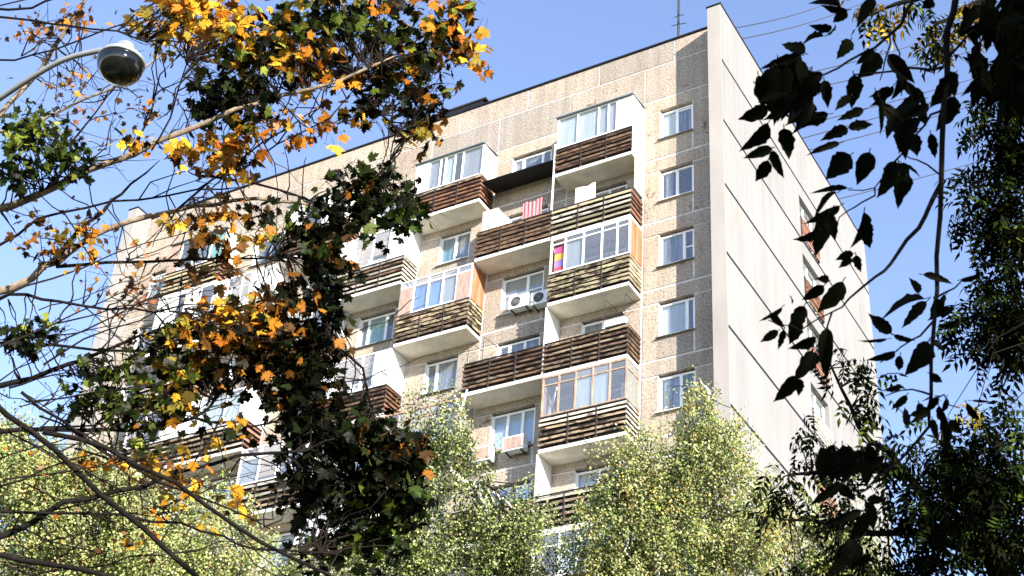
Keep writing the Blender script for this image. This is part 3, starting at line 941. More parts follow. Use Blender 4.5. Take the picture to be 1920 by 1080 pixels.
# ------------------------------------------------------------------ maple on the left
MD = 9.5
tr = ground_pt(-6.3, 8.6)
maple = thing('maple_tree', 'autumn maple with yellow, orange and dark green leaves spreading in from the left', 'tree', tuple(tr))
tp = [tr, tr + (0.05, .05, 2), tr + (-.05, .1, 4.2), tr + (.1, .1, 6.4), tr + (.2, .0, 8.8), tr + (.1, .1, 11.5)]
MB().tube(tp, [.24, .21, .19, .16, .12, .05], 12).build('trunk', M['bark'], maple, True)
def trunk_at(z):
    for a, c in zip(tp[:-1], tp[1:]):
        if a[2] <= z <= c[2]:
            return a + (c - a) * (z - a[2]) / (c[2] - a[2])
    return tp[-1]
BR = [  # polyline in photo coordinates, start and end width, depth at start and end
    ([(-20, 395), (60, 370), (150, 325), (250, 290), (350, 245), (440, 205), (520, 180), (640, 150), (740, 105)], 19, 6, 9.0, 9.6),
    ([(-20, 250), (55, 235), (110, 210), (200, 170), (240, 145), (300, 105), (370, 85)], 12, 4, 12.0, 12.4),
    ([(-20, 240), (50, 160), (100, 90), (150, 20), (180, -40)], 14, 9, 11.0, 11.4),
    ([(-20, 112), (60, 103), (150, 75), (230, 45), (340, 15)], 6, 3, 10.8, 10.8),
    ([(-20, 30), (60, 38), (130, 48), (220, 58), (290, 85)], 6, 3, 9.2, 9.4),
    ([(-20, 15), (60, 15), (110, -5)], 7, 4, 9.2, 9.3),
    ([(-20, 552), (60, 522), (110, 490), (150, 458), (200, 430), (280, 405), (330, 395), (400, 385), (480, 372), (560, 380), (640, 400)], 18, 5, 9.0, 9.9),
    ([(105, 495), (160, 420), (210, 375), (245, 345), (300, 300)], 9, 3, 9.1, 9.4),
    ([(-20, 470), (70, 410), (160, 390), (260, 375), (370, 355), (460, 350)], 8, 3, 9.6, 10.0),
    ([(105, 500), (200, 492), (350, 487), (480, 485), (560, 478)], 7, 3, 9.2, 9.6),
    ([(-20, 570), (50, 552), (110, 565), (200, 580), (290, 586), (400, 572)], 9, 3, 8.8, 9.2),
    ([(-20, 728), (60, 710), (130, 682), (170, 668), (260, 630), (330, 610)], 15, 4, 8.8, 9.3),
    ([(-20, 640), (60, 646), (130, 650), (250, 658), (420, 662)], 9, 4, 9.1, 9.5),
    ([(-20, 748), (60, 810), (150, 890), (230, 960), (300, 1020), (380, 1090)], 11, 9, 8.3, 8.4),
    ([(-20, 1012), (60, 980), (120, 940), (220, 920), (310, 890), (400, 870), (500, 850), (600, 845)], 15, 5, 8.5, 9.2),
    ([(-20, 813), (100, 805), (200, 805), (290, 795), (365, 783), (410, 740), (470, 690), (560, 660)], 11, 4, 8.8, 9.4),
    ([(365, 783), (430, 792), (470, 800), (540, 782), (600, 775)], 6, 3, 9.1, 9.4),
    ([(40, 735), (120, 790), (200, 850), (300, 905), (420, 950), (520, 1000)], 6, 3, 8.6, 8.9),
    ([(80, 810), (200, 840), (330, 905), (440, 985), (540, 1042), (640, 1090)], 9, 6, 8.5, 8.7),
    ([(-20, 958), (90, 962), (230, 965), (340, 980), (420, 1005), (480, 1030), (640, 1040)], 6, 4, 8.5, 9.0),
    ([(-20, 1035), (90, 1058), (220, 1085)], 11, 8, 8.0, 8.0),
    ([(640, 150), (700, 200), (760, 260), (720, 320), (690, 360)], 6, 3, 9.7, 9.9),
    ([(370, 330), (420, 335), (520, 355), (600, 385), (690, 400)], 6, 3, 9.4, 9.8),
    ([(560, 660), (620, 640), (680, 690), (700, 780), (720, 880), (700, 980)], 6, 4, 9.4, 9.8),
    ([(250, 290), (270, 240), (290, 180), (330, 110), (360, 100)], 5, 2, 9.2, 10.6),
    ([(285, 280), (320, 220), (350, 120), (352, 105)], 4, 2, 9.2, 9.4),
    ([(100, 300), (180, 210), (240, 120)], 5, 2, 9.2, 11.4),
    ([(440, 330), (520, 270), (620, 220), (680, 150)], 4, 2, 9.4, 9.6),
    ([(330, 395), (450, 300), (540, 240), (620, 190)], 5, 2, 9.2, 9.6),
]
twigs = MB()
tippts = []
for pl, w0, w1, d0, d1 in BR:
    n = len(pl)
    ds = np.linspace(d0, d1, n) + rng.normal(0, .03, n)
    P = [at(x, y, d) for (x, y), d in zip(pl, ds)]
    if pl[0][0] < 0:
        e = P[0] + (P[0] - P[1]) * .8
        P = [trunk_at(min(max(e[2] - .4, 3.0), 11.0)), (trunk_at(min(max(e[2] - .2, 3), 11)) + e) / 2 + (0, 0, .08), e] + P
    rs = np.linspace(w0, w1, len(P)) / 2 / FPX * 9.3
    Q, RR = [], []
    for i in range(len(P) - 1):
        for u in (0, .5):
            Q.append(P[i] + (P[i + 1] - P[i]) * u + (rng.normal(size=3) * .012 if u else 0))
            RR.append(rs[i] * (1 - u) + rs[i + 1] * u)
    Q.append(P[-1]); RR.append(rs[-1] * (.35 if 0 < pl[-1][1] < 1080 else 1))
    MB().tube(Q, RR, 8).build('branch', M['bark'] if w0 > 11 and pl[1][1] < 700 else M['bark_dark_shade'], maple, True)  # lower branches get near-black bark with their shade in the colour
    st = 3 if pl[0][0] < 0 else 0
    for i in range(st, len(P) - 1):
        for u in np.linspace(0, 1, 5)[:-1]:
            tippts.append(P[i] + (P[i + 1] - P[i]) * u)
tippts = np.array(tippts)
# bare fine twigs springing from the branches
for i in range(120):
    b = tippts[rng.integers(len(tippts))]
    d = unit(RT * rng.uniform(.2, 1) + UP * rng.normal(.1, .7) + FW * rng.normal(0, .5))
    L = rng.uniform(.25, .8)
    pts = wiggle(b, b + d * L, 4, .06)
    twigs.tube(pts, np.linspace(.0055, .002, 5), 4, False)
    for j in range(2):
        c = pts[rng.integers(1, 4)]
        d2 = unit(d + rng.normal(size=3) * .6)
        twigs.tube(wiggle(c, c + d2 * L * .4, 3, .08), [.003, .0025, .002, .0015], 3, False)

for i in range(26):                            # long straight shoots fanning out at the lower left
    y0 = rng.uniform(560, 1090)
    x0 = rng.uniform(-30, 160)
    a = rng.choice([rng.uniform(-.35, -.1), rng.uniform(.2, .65)]) if y0 > 700 else rng.uniform(-.5, -.1)
    L = rng.uniform(180, 480)
    d = rng.uniform(8.3, 9.3)
    p, q = at(x0, y0, d), at(x0 + L * math.cos(a), y0 + L * math.sin(a), d + rng.uniform(-.3, .5))
    w = rng.uniform(.004, .0085)
    pts = wiggle(p, q, 7, .012)
    twigs.tube(pts, np.linspace(w, .002, 8), 5, False)
    for j in range(4):
        c = pts[rng.integers(2, 7)]
        dd = unit(q - p) + rng.normal(size=3) * .5
        twigs.tube(wiggle(c, c + unit(dd) * rng.uniform(.15, .5), 3, .05), [.003, .0025, .002, .0015], 3, False)

MAPLE = [(300, 70, 60, 50, 18, 'yellow orange', 9.8), (60, 60, 80, 50, 10, 'orange brown pink', 11), (270, 200, 60, 50, 12, 'brown orange pink', 9.6), (180, 480, 100, 60, 12, 'orange pink yellow', 9.1), (60, 420, 60, 60, 8, 'orange brown', 9.1),
    # photo centre, radii, leaves, palette, depth
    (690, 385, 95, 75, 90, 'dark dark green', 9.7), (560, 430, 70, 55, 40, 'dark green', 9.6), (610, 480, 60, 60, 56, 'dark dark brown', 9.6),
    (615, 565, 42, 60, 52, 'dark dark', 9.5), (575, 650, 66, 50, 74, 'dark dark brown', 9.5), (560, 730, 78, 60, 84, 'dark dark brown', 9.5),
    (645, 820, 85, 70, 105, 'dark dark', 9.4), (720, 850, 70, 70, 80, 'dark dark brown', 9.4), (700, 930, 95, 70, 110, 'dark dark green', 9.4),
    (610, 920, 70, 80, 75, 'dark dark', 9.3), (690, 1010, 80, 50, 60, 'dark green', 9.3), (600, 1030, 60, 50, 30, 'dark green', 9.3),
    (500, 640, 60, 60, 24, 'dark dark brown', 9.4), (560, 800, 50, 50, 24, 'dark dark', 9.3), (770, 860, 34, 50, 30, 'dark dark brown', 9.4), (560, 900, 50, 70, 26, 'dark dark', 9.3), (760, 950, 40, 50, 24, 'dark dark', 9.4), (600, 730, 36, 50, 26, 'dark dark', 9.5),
    (540, 550, 60, 50, 30, 'dark dark brown', 9.4), (300, 650, 60, 40, 20, 'dark dark lime', 9.2), (390, 700, 60, 40, 24, 'dark dark brown', 9.3),
    (760, 400, 40, 30, 16, 'dark green', 9.7), (690, 340, 45, 32, 24, 'dark green brown', 9.7), 
    (420, 590, 70, 40, 40, 'yellow orange brown dark', 9.3), (500, 600, 80, 50, 62, 'orange brown brown dark', 9.4), (420, 640, 80, 45, 55, 'orange brown dark', 9.3),
    (480, 690, 80, 50, 50, 'brown dark', 9.4), (340, 620, 50, 25, 14, 'yellow lime', 9.2), (330, 700, 60, 40, 30, 'dark lime yellow', 9.2),
    (200, 700, 80, 40, 44, 'dark green', 9.0), (240, 760, 80, 50, 55, 'dark green lime', 9.0), (160, 750, 50, 35, 22, 'dark green', 8.9),
    (270, 830, 60, 40, 20, 'dark lime', 9.0), (60, 625, 70, 30, 26, 'dark lime', 8.9), (40, 645, 45, 25, 16, 'dark', 8.9),
    (330, 750, 50, 50, 22, 'dark yellow', 9.1), (440, 790, 50, 40, 10, 'dark yellow', 9.1),
    (60, 245, 65, 45, 40, 'dark lime', 9.0), (120, 290, 65, 50, 42, 'dark lime green', 9.0), (35, 320, 45, 40, 26, 'dark green', 8.9), (30, 260, 30, 30, 12, 'lime', 8.9),
    (430, 50, 90, 50, 80, 'yellow yellow orange', 9.6), (330, 30, 70, 40, 48, 'yellow', 9.5), (360, 0, 80, 25, 30, 'yellow orange', 9.5),
    (480, 110, 90, 55, 85, 'yellow dark lime', 9.6), (450, 180, 85, 60, 85, 'dark dark green', 9.5), (390, 200, 40, 60, 16, 'dark', 9.5),
    (560, 100, 80, 60, 60, 'orange dark yellow', 9.7), (600, 130, 70, 50, 42, 'orange orange dark', 9.7), (540, 40, 70, 45, 48, 'dark lime', 9.7),
    (620, 40, 80, 50, 52, 'dark lime green', 9.8), (700, 60, 80, 60, 64, 'dark green lime', 9.9), (720, 140, 80, 55, 66, 'dark green brown', 9.9),
    (690, 200, 50, 40, 20, 'dark yellow', 9.9), (790, 110, 75, 70, 72, 'dark dark lime orange', 10.0), (830, 50, 60, 50, 44, 'orange lime dark', 10.1),
    (870, 90, 50, 50, 34, 'orange yellow brown', 10.1), (800, 200, 40, 50, 26, 'dark brown', 10.0), (775, 245, 50, 35, 24, 'yellow brown dark', 9.9),
    (918, 135, 14, 12, 3, 'orange', 10.1), (860, 10, 50, 20, 14, 'lime orange', 10.1), (740, 5, 80, 20, 22, 'dark orange', 9.9), (610, 0, 80, 20, 24, 'dark yellow', 9.8),
    (430, 270, 70, 45, 40, 'yellow orange', 9.4), (430, 310, 60, 30, 26, 'yellow brown', 9.4), (340, 290, 35, 30, 14, 'yellow brown', 9.3),
    (250, 270, 45, 25, 10, 'dark yellow', 9.2), (500, 230, 100, 50, 28, 'orange pink yellow', 9.5), (590, 240, 60, 40, 14, 'orange', 9.6),
    (130, 155, 50, 30, 14, 'orange pink yellow', 11), (100, 60, 120, 50, 12, 'brown', 11), (150, 30, 30, 20, 8, 'orange', 11), (250, 40, 40, 20, 6, 'brown', 11),
    (150, 430, 60, 40, 16, 'orange yellow', 9.1), (90, 470, 80, 40, 10, 'orange brown', 9.0), (250, 540, 80, 50, 20, 'pink brown', 9.1),
    (380, 440, 50, 40, 14, 'brown', 9.3), (330, 420, 40, 20, 6, 'yellow', 9.2), (420, 400, 60, 30, 14, 'brown orange', 9.3), (480, 400, 40, 30, 10, 'brown dark', 9.3), (480, 440, 30, 20, 6, 'yellow', 9.4),
    (420, 480, 40, 40, 8, 'brown', 9.3), (360, 500, 60, 40, 8, 'brown', 9.3),
    (240, 870, 80, 40, 14, 'yellow orange', 9.0), (330, 880, 80, 50, 14, 'yellow orange', 9.0), (160, 870, 30, 20, 6, 'orange brown', 8.9), (420, 930, 80, 60, 10, 'yellow', 9.0),
    (300, 960, 60, 30, 5, 'orange yellow', 8.9), (380, 850, 60, 30, 5, 'yellow', 9.1), (270, 1010, 60, 30, 4, 'orange', 8.9), (200, 900, 300, 160, 20, 'brown pink', 8.8),
    (150, 200, 160, 100, 20, 'pink brown', 11), (300, 480, 200, 120, 20, 'pink brown', 9.2), (480, 260, 160, 100, 20, 'pink orange', 9.6),
]
pos, tin, sf = [], [], []
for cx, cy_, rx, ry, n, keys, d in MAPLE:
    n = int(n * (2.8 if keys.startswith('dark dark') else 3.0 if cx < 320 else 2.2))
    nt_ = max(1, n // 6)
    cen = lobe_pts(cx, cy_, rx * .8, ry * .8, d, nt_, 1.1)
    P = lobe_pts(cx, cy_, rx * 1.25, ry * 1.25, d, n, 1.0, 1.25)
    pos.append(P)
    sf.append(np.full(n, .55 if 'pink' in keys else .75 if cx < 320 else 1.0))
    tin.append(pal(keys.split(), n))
    for c in cen:
        sub_ = tippts[rng.random(len(tippts)) < .25]
        b = sub_[np.argmin(((sub_ - c) ** 2).sum(1))]
        if np.linalg.norm(b - c) < .6:
            twigs.tube(wiggle(b, c, 5, .04), np.linspace(.006, .0025, 6), 4, False)
pos, tin = np.concatenate(pos), np.concatenate(tin)
N = len(pos)
size = rng.uniform(.045, .1, N) * np.concatenate(sf)
down = np.array([0, 0, -1.0])
yd = unit(rng.normal(size=(N, 3)) * .75 + down * .55)
nr = unit(rng.normal(size=(N, 3)) * .8 + np.array([0, 0, .4]) - FW * .35 + SUN * .3 * (tin[:, :1] > .2))
small = np.arange(N) >= N - 60
size[small] *= .5
for i in range(0, N, 2):                       # leaf stalks
    s_ = pos[i] - yd[i] * size[i] * rng.uniform(.5, .9) + rng.normal(size=3) * .01
    twigs.tube([s_, pos[i]], .0016, 3, False)
tw = twigs.build('twigs', M['twig'], maple)
tw['kind'] = 'stuff'
order = np.argsort(-size)
ind, rest = order[:300], rng.permutation(order[300:])
MAPLE_C = MAPLE_V.copy()                       # a curled, drying leaf
MAPLE_C[:, 2] -= .55 * (MAPLE_C[:, 0] ** 2 + .6 * np.maximum(MAPLE_C[:, 1] - .4, 0) ** 2) - .12 * MAPLE_C[:, 0]
h_ = len(rest) // 2
V, F = place(MAPLE_V, MAPLE_F, pos[rest[:h_]], yd[rest[:h_]], nr[rest[:h_]], size[rest[:h_]])
V2, F2 = place(MAPLE_C, MAPLE_F, pos[rest[h_:]], yd[rest[h_:]], nr[rest[h_:]], size[rest[h_:]])
F = np.concatenate([F, F2 + len(V)])
V = np.concatenate([V, V2])
fo = link('foliage', tint_mesh('maple_foliage', V, F, np.repeat(tin[rest], len(MAPLE_F), 0), M['leaf']), maple)
fo['kind'] = 'stuff'
LM = {}
def leaf_obj(tv, tf, c, mat, key, m4, parent):
    q = (key,) + tuple(np.round(np.log(np.maximum(c, 1e-3)) * 4).astype(int))
    if q not in LM:
        LM[q] = tint_mesh('leaf', tv, tf, np.repeat(c[None], len(tf), 0), mat)
    return link('leaf', LM[q], parent, m4)
def basis(p, y, nn, s, w=None):
    y = unit(y); x = unit(np.cross(y, nn)); z = np.cross(x, y)
    w = s if w is None else w
    return Matrix(((x[0] * w, y[0] * s, z[0] * s, p[0]), (x[1] * w, y[1] * s, z[1] * s, p[1]), (x[2] * w, y[2] * s, z[2] * s, p[2]), (0, 0, 0, 1)))
for i in ind:
    leaf_obj(MAPLE_C if i % 2 else MAPLE_V, MAPLE_F, tin[i], M['leaf'], 'maple%d' % (i % 2), basis(pos[i], yd[i], nr[i], size[i]), maple)

# ------------------------------------------------------------------ birches below
def birch(name, label, lobes, d, keys, trunks, group='birches in front of the building'):
    base = trunks[0][0]
    t = thing('birch_tree', label, 'tree', tuple(base), group)
    tips = []
    for ti, pts in enumerate(trunks):
        r0 = .16 if ti == 0 else .05
        q = []
        for a, c in zip(pts[:-1], pts[1:]):
            q += wiggle(a, c, 3, .02)[:-1]
        q.append(pts[-1])
        MB().tube(q, np.linspace(r0, .015, len(q)), 9).build('trunk' if ti == 0 else 'branch', M['bark_birch'], t, True)
        tips += q[len(q) // 3:]
    tips = np.array(tips)
    P, Y, C = [], [], []
    tw = MB()
    for cx, cy_, rx, ry, n in lobes:
        n = int(n * .85)
        cc_ = lobe_pts(cx, cy_ - ry * .12, rx, ry, d, max(2, n // 11), 1.0)
        st = cc_[rng.integers(0, len(cc_), n)] + rng.normal(size=(n, 3)) * (.2, .2, .17)
        for c in cc_[::6]:
            b = tips[np.argmin(((tips - c) ** 2).sum(1) + rng.random(len(tips)) * .5)]
            if .3 < np.linalg.norm(b - c) < 3.5:
                MB().tube(wiggle(b, c, 5, .05), np.linspace(.035, .008, 6), 5, False).build('branch', M['bark_birch'], t, True)
        for i, s in enumerate(st):
            L = rng.uniform(.25, .7)
            dr = np.array([rng.normal(0, .25), rng.normal(0, .25), -1.0])
            m_ = rng.integers(26, 38)
            u = np.sort(rng.random(m_))
            c0 = pal(keys, 1) * rng.uniform(.45, 1.3)
            side = rng.normal(size=(m_, 3)) * .05
            P.append(s + dr * L * u[:, None] + side)
            Y.append(unit(side + np.array([0, 0, -.06]) + rng.normal(size=(m_, 3)) * .05))
            C.append(np.where(rng.random((m_, 1)) < .6, c0, pal(keys, m_)))
            if i % 3 == 0:
                tw.tube([s, s + dr * L * .5 + rng.normal(size=3) * .03, s + dr * L], .0035, 3, False)
            if i % 14 == 0:
                b = tips[np.argmin(((tips - s) ** 2).sum(1))]
                if np.linalg.norm(b - s) < 3:
                    tw.tube(wiggle(b, s, 4, .05), np.linspace(.014, .005, 5), 4, False)
    P, Y, C = np.concatenate(P), np.concatenate(Y), np.concatenate(C)
    n = len(P)
    nr = unit(rng.normal(size=(n, 3)) + SUN * 1.6)
    V, F = place(DIA_V, DIA_F, P, Y, nr, rng.uniform(.035, .06, n))
    cr = link('crown', tint_mesh('birch_crown', V, F, np.repeat(C, 2, 0), M['leaf_birch']), t)
    cr['kind'] = 'stuff'
    tw.build('twigs', M['twig'], t)['kind'] = 'stuff'
    return t
def gp(x, y, d):
    p = at(x, y, d).copy(); p[2] = 0
    return p
birch('birch_tree', 'pale yellow green weeping birch filling the lower left corner',
      [(60, 880, 110, 90, 420), (20, 860, 50, 70, 120), (170, 940, 130, 90, 420), (60, 1010, 140, 100, 480), (300, 1000, 150, 90, 460), (200, 1060, 220, 70, 420), (430, 1040, 110, 70, 230), (380, 950, 80, 50, 110), (10, 810, 50, 40, 90)],
      24, ['birch', 'birch', 'birch', 'birchy'], [[gp(120, 1000, 24), at(110, 1100, 24), at(60, 950, 24), at(40, 820, 24)], [at(100, 1090, 24), at(220, 1010, 24.3), at(300, 950, 24.2)]])
birch('birch_tree', 'green birch with white forked limbs right of the dark maple leaves',
      [(850, 775, 32, 55, 60), (800, 850, 55, 80, 140), (755, 920, 50, 80, 110), (865, 850, 35, 60, 60), (890, 910, 40, 40, 36), (840, 1020, 140, 75, 460), (955, 980, 80, 65, 200), (740, 1030, 80, 60, 170), (980, 1050, 70, 50, 120), (650, 1050, 90, 40, 100), (790, 760, 25, 30, 16), (560, 1050, 70, 40, 60)],
      25, ['birch', 'birch', 'lime', 'green'], [[gp(810, 1000, 25), at(800, 1110, 25), at(806, 950, 25), at(850, 850, 25), at(876, 730, 25)], [at(802, 1000, 25), at(806, 940, 25.2), at(835, 880, 25.2), at(830, 800, 25.2)], [at(803, 965, 25), at(850, 930, 24.8), at(900, 900, 24.8)]])
birch('birch_tree', 'yellowing birch with pointed top before the right end of the balconies',
      [(1322, 745, 32, 45, 40), (1318, 800, 60, 50, 110), (1240, 835, 55, 45, 100), (1220, 900, 105, 60, 300), (1330, 870, 80, 60, 230), (1160, 930, 70, 55, 140), (1220, 990, 140, 80, 430), (1370, 970, 90, 80, 260), (1120, 1040, 90, 60, 180), (1280, 1060, 200, 60, 400), (1385, 830, 20, 50, 22), (1300, 720, 16, 16, 8)],
      25, ['birch', 'birch', 'birchy', 'lime'], [[gp(1240, 1000, 25), at(1250, 1100, 25), at(1290, 950, 25), at(1330, 740, 25)], [at(1255, 1080, 25), at(1190, 980, 25), at(1150, 900, 25)], [at(1262, 1050, 25), at(1340, 950, 25.3), at(1390, 860, 25.3)]])
birch('birch_tree', 'loose pale birch crown at the foot of the bare end wall',
      [(1470, 960, 70, 50, 110), (1440, 1020, 110, 60, 220), (1550, 1000, 80, 50, 110), (1560, 1060, 120, 50, 190), (1400, 930, 50, 50, 60), (1620, 1040, 60, 50, 60)],
      26, ['birch', 'birchy', 'birch'], [[gp(1480, 1000, 26), at(1480, 1110, 26), at(1500, 1000, 26), at(1470, 900, 26)]])

# ------------------------------------------------------------------ dark trees at the right, middle distance
def dark_tree(label, lobes, d, base, limbs, keys, size=(.2, .3), name='box_elder_tree'):
    t = thing(name, label, 'tree', tuple(base), 'dark leafy trees on the right')
    tips = []
    for i, pts in enumerate(limbs):
        q = []
        for a, c in zip(pts[:-1], pts[1:]):
            q += wiggle(a, c, 3, .03)[:-1]
        q.append(pts[-1])
        MB().tube(q, np.linspace(.17 if i == 0 else .05, .02 if i == 0 else .01, len(q)), 8).build('trunk' if i == 0 else 'branch', M['bark_dark_shade'], t, True)
        tips += q[len(q) // 3:]
    tips = np.array(tips)
    P = np.concatenate([lobe_pts(cx, cy_, rx, ry, d, n, 1.0) for cx, cy_, rx, ry, n in lobes])
    n = len(P)
    out = rng.normal(size=(n, 3)); out[:, 2] = -abs(out[:, 2]) * .6 - .35
    V, F = place(CMP_V, CMP_F, P, out, unit(rng.normal(size=(n, 3)) * .5 + np.array([0, 0, 1.0])), rng.uniform(*size, n))
    C = np.repeat(pal(keys, n) * .8, len(CMP_F), 0)
    link('crown', tint_mesh('box_elder_crown', V, F, C, M['leaf_near']), t)['kind'] = 'stuff'
    tw = MB()
    for i in range(0, n, 5):
        b = tips[np.argmin(((tips - P[i]) ** 2).sum(1))]
        if np.linalg.norm(b - P[i]) < 2.2:
            tw.tube(wiggle(b, P[i], 4, .05), np.linspace(.009, .003, 5), 4, False)
    tw.build('twigs', M['twig'], t)['kind'] = 'stuff'
dark_tree('dark fine leaved tree along the upper right edge',
          [(1850, 240, 50, 70, 40), (1880, 320, 60, 80, 80), (1840, 400, 60, 60, 56), (1890, 450, 60, 70, 76), (1895, 240, 40, 80, 70), (1870, 560, 90, 60, 90), (1840, 620, 70, 50, 60), (1900, 620, 60, 70, 76), (1815, 190, 25, 20, 8), (1880, 680, 50, 40, 26),
           (1790, 590, 30, 30, 12), (1800, 330, 25, 30, 8), (1930, 150, 60, 150, 150), (1880, 400, 60, 160, 90), (1900, 580, 50, 90, 50)],
          13, gp(2050, 700, 13), [[gp(2050, 700, 13), at(2040, 800, 13), at(2000, 400, 13), at(1960, 60, 13)], [at(2020, 560, 13), at(1930, 480, 13), at(1820, 400, 13)], [at(2030, 700, 13), at(1930, 620, 13), at(1830, 590, 13)], [at(2000, 400, 13), at(1920, 300, 13), at(1840, 240, 13)]],
          ['dark', 'dark', 'dark', 'dark', 'dark', 'green'], (.16, .25))
dark_tree('dark drooping tree filling the lower right corner',
          [(1880, 800, 60, 50, 40), (1770, 840, 60, 40, 36), (1840, 790, 50, 40, 14), (1740, 880, 80, 60, 95), (1830, 880, 90, 70, 140), (1800, 970, 120, 80, 250), (1880, 1000, 80, 90, 190), (1730, 1000, 60, 70, 60), (1720, 1060, 90, 40, 70), (1880, 900, 60, 60, 80), (1620, 700, 45, 40, 20), (1550, 660, 50, 40, 8),
           (1620, 760, 60, 50, 22), (1640, 840, 50, 50, 34), (1570, 880, 60, 50, 34), (1510, 800, 25, 30, 5), (1525, 850, 35, 40, 10), (1480, 880, 50, 30, 12), (1470, 930, 50, 40, 18), (1560, 960, 60, 40, 30), (1590, 1040, 80, 50, 50), (1670, 960, 40, 60, 16), (1500, 1060, 50, 20, 10), (1420, 970, 40, 20, 6)],
          12, gp(1900, 900, 12), [[gp(1900, 1000, 12), at(1890, 1100, 12), at(1850, 1000, 12), at(1800, 900, 12), at(1770, 800, 12)], [at(1880, 1060, 12), at(1760, 960, 12), at(1690, 880, 12), at(1610, 800, 12), at(1560, 690, 12)], [at(1870, 1050, 12), at(1740, 1000, 12), at(1620, 1000, 12), at(1480, 975, 12)],
                         [at(1690, 880, 12), at(1600, 880, 12), at(1480, 890, 12)]],
          ['dark', 'dark', 'dark', 'dark', 'green'], (.14, .23))
dark_tree('sparse tree with hanging leaf sprays seen at the top right',
          [(1650, 28, 28, 25, 12), (1700, 12, 28, 15, 10), (1745, 75, 32, 40, 22), (1760, 60, 30, 30, 10), (1600, 8, 20, 10, 4), (1830, 30, 50, 40, 30), (1880, 740, 30, 40, 3), (1770, 770, 60, 30, 8), (1850, 770, 40, 40, 6)],
          11, gp(2150, 300, 11), [[gp(2150, 300, 11), at(2140, 400, 11), at(2050, -200, 11)], [at(2100, 100, 11), at(1950, -60, 11), at(1800, 20, 11), at(1740, 60, 11)], [at(1950, -60, 11), at(1760, -20, 11), at(1650, 20, 11)]],
          ['green', 'yellow', 'dark'], (.16, .22))

# ------------------------------------------------------------------ near tree: big dark leaves hanging close to the camera
ND = 3.1
nb = ground_pt(4.6, -1.4)
near = thing('ash_tree', 'near tree with large black pointed leaves hanging down on the right', 'tree', tuple(nb))
ntop = nb + (-.2, .2, 8.5)
MB().tube([nb, nb + (.05, 0, 2), nb + (-.1, .1, 5), ntop], [.2, .17, .13, .05], 10).build('trunk', M['bark_dark_shade'], near, True)
sp0 = at(1800, -330, 3.2)
NB = [
    ([(1800, -330), (1796, -60), (1788, 20), (1776, 110), (1769, 200), (1765, 330), (1756, 480), (1752, 600), (1746, 740), (1742, 800)], 17, 6),
    ([(1764, 345), (1735, 405), (1700, 450), (1670, 495), (1640, 520), (1592, 560), (1560, 585)], 10, 3),
    ([(1740, -40), (1700, 20), (1675, 60), (1640, 90), (1590, 115), (1545, 140), (1490, 160)], 8, 3),
    ([(1768, 126), (1720, 128), (1690, 132), (1650, 136), (1600, 140)], 6, 3),
    ([(1676, 62), (1682, 90), (1686, 115), (1690, 180)], 4, 2), ([(1667, 60), (1660, 110), (1650, 150)], 4, 2),
    ([(1768, 200), (1745, 215), (1720, 250), (1690, 290)], 6, 3), ([(1690, 290), (1670, 330), (1640, 352), (1590, 356)], 4, 2), ([(1640, 352), (1615, 380), (1590, 395), (1570, 420)], 4, 2),
    ([(1752, 600), (1725, 630), (1690, 650), (1650, 680)], 5, 2), ([(1745, 740), (1710, 730), (1660, 742)], 5, 2), ([(1742, 760), (1770, 740), (1800, 765)], 5, 2),
    ([(1742, 800), (1690, 860), (1640, 900), (1600, 930)], 6, 3), ([(1752, 560), (1790, 540), (1830, 515)], 5, 2),
    ([(1796, -60), (1840, -20), (1880, 60), (1890, 150)], 9, 3), ([(1560, 585), (1500, 620), (1475, 610), (1440, 600)], 3, 2), ([(1560, 585), (1540, 640), (1520, 700)], 4, 2),
    ([(1775, 110), (1820, 60), (1870, 30)], 6, 3), ([(1765, 330), (1720, 300), (1690, 285)], 4, 2),
]
for i, (pl, w0, w1) in enumerate(NB):
    P = [at(x, y, ND + rng.normal(0, .02)) for x, y in pl]
    if i == 0:
        P = [nb + (-.1, .1, 5.6), (nb + (-.1, .1, 5.6) + sp0) / 2 + (0, 0, .35)] + P
    Q = []
    for a, c in zip(P[:-1], P[1:]):
        Q += [a, (a + c) / 2 + rng.normal(size=3) * .004]
    Q.append(P[-1])
    MB().tube(Q, np.linspace(w0, w1, len(Q)) / 2 / FPX * ND, 7).build('branch', M['bark_dark_shade'], near, True)

def near_leaf(i):
    r = random.Random(i)
    n = 12
    V, F = [], []
    asym = r.uniform(.85, 1.15)
    curl = r.uniform(.0, .25)
    for j in range(n + 1):
        t = j / n
        w = math.sin(math.pi * t ** .72) ** .9 * .5 * (1 - .25 * t) if 0 < j < n else 0.0
        if t > .75:
            w *= (1 - (t - .75) * 1.6)
        w *= 1 + (r.uniform(-.17, .13) if 2 < j < n else 0)
        z = -curl * t * t + .03 * math.sin(t * 5 + i)
        bend = .06 * math.sin(t * math.pi) * r.choice((-1, 1)) * 0 + (.05 * t * t if i % 2 else -.05 * t * t)
        V += [(-w * asym + bend, t, z + w * .3), (bend, t, z), (w / asym + bend, t, z + w * .3)]
    for j in range(n):
        a = j * 3
        F += [(a, a + 1, a + 4), (a, a + 4, a + 3), (a + 1, a + 2, a + 5), (a + 1, a + 5, a + 4)]
    return np.array(V), np.array(F)
NLV = [near_leaf(i) for i in range(12)]
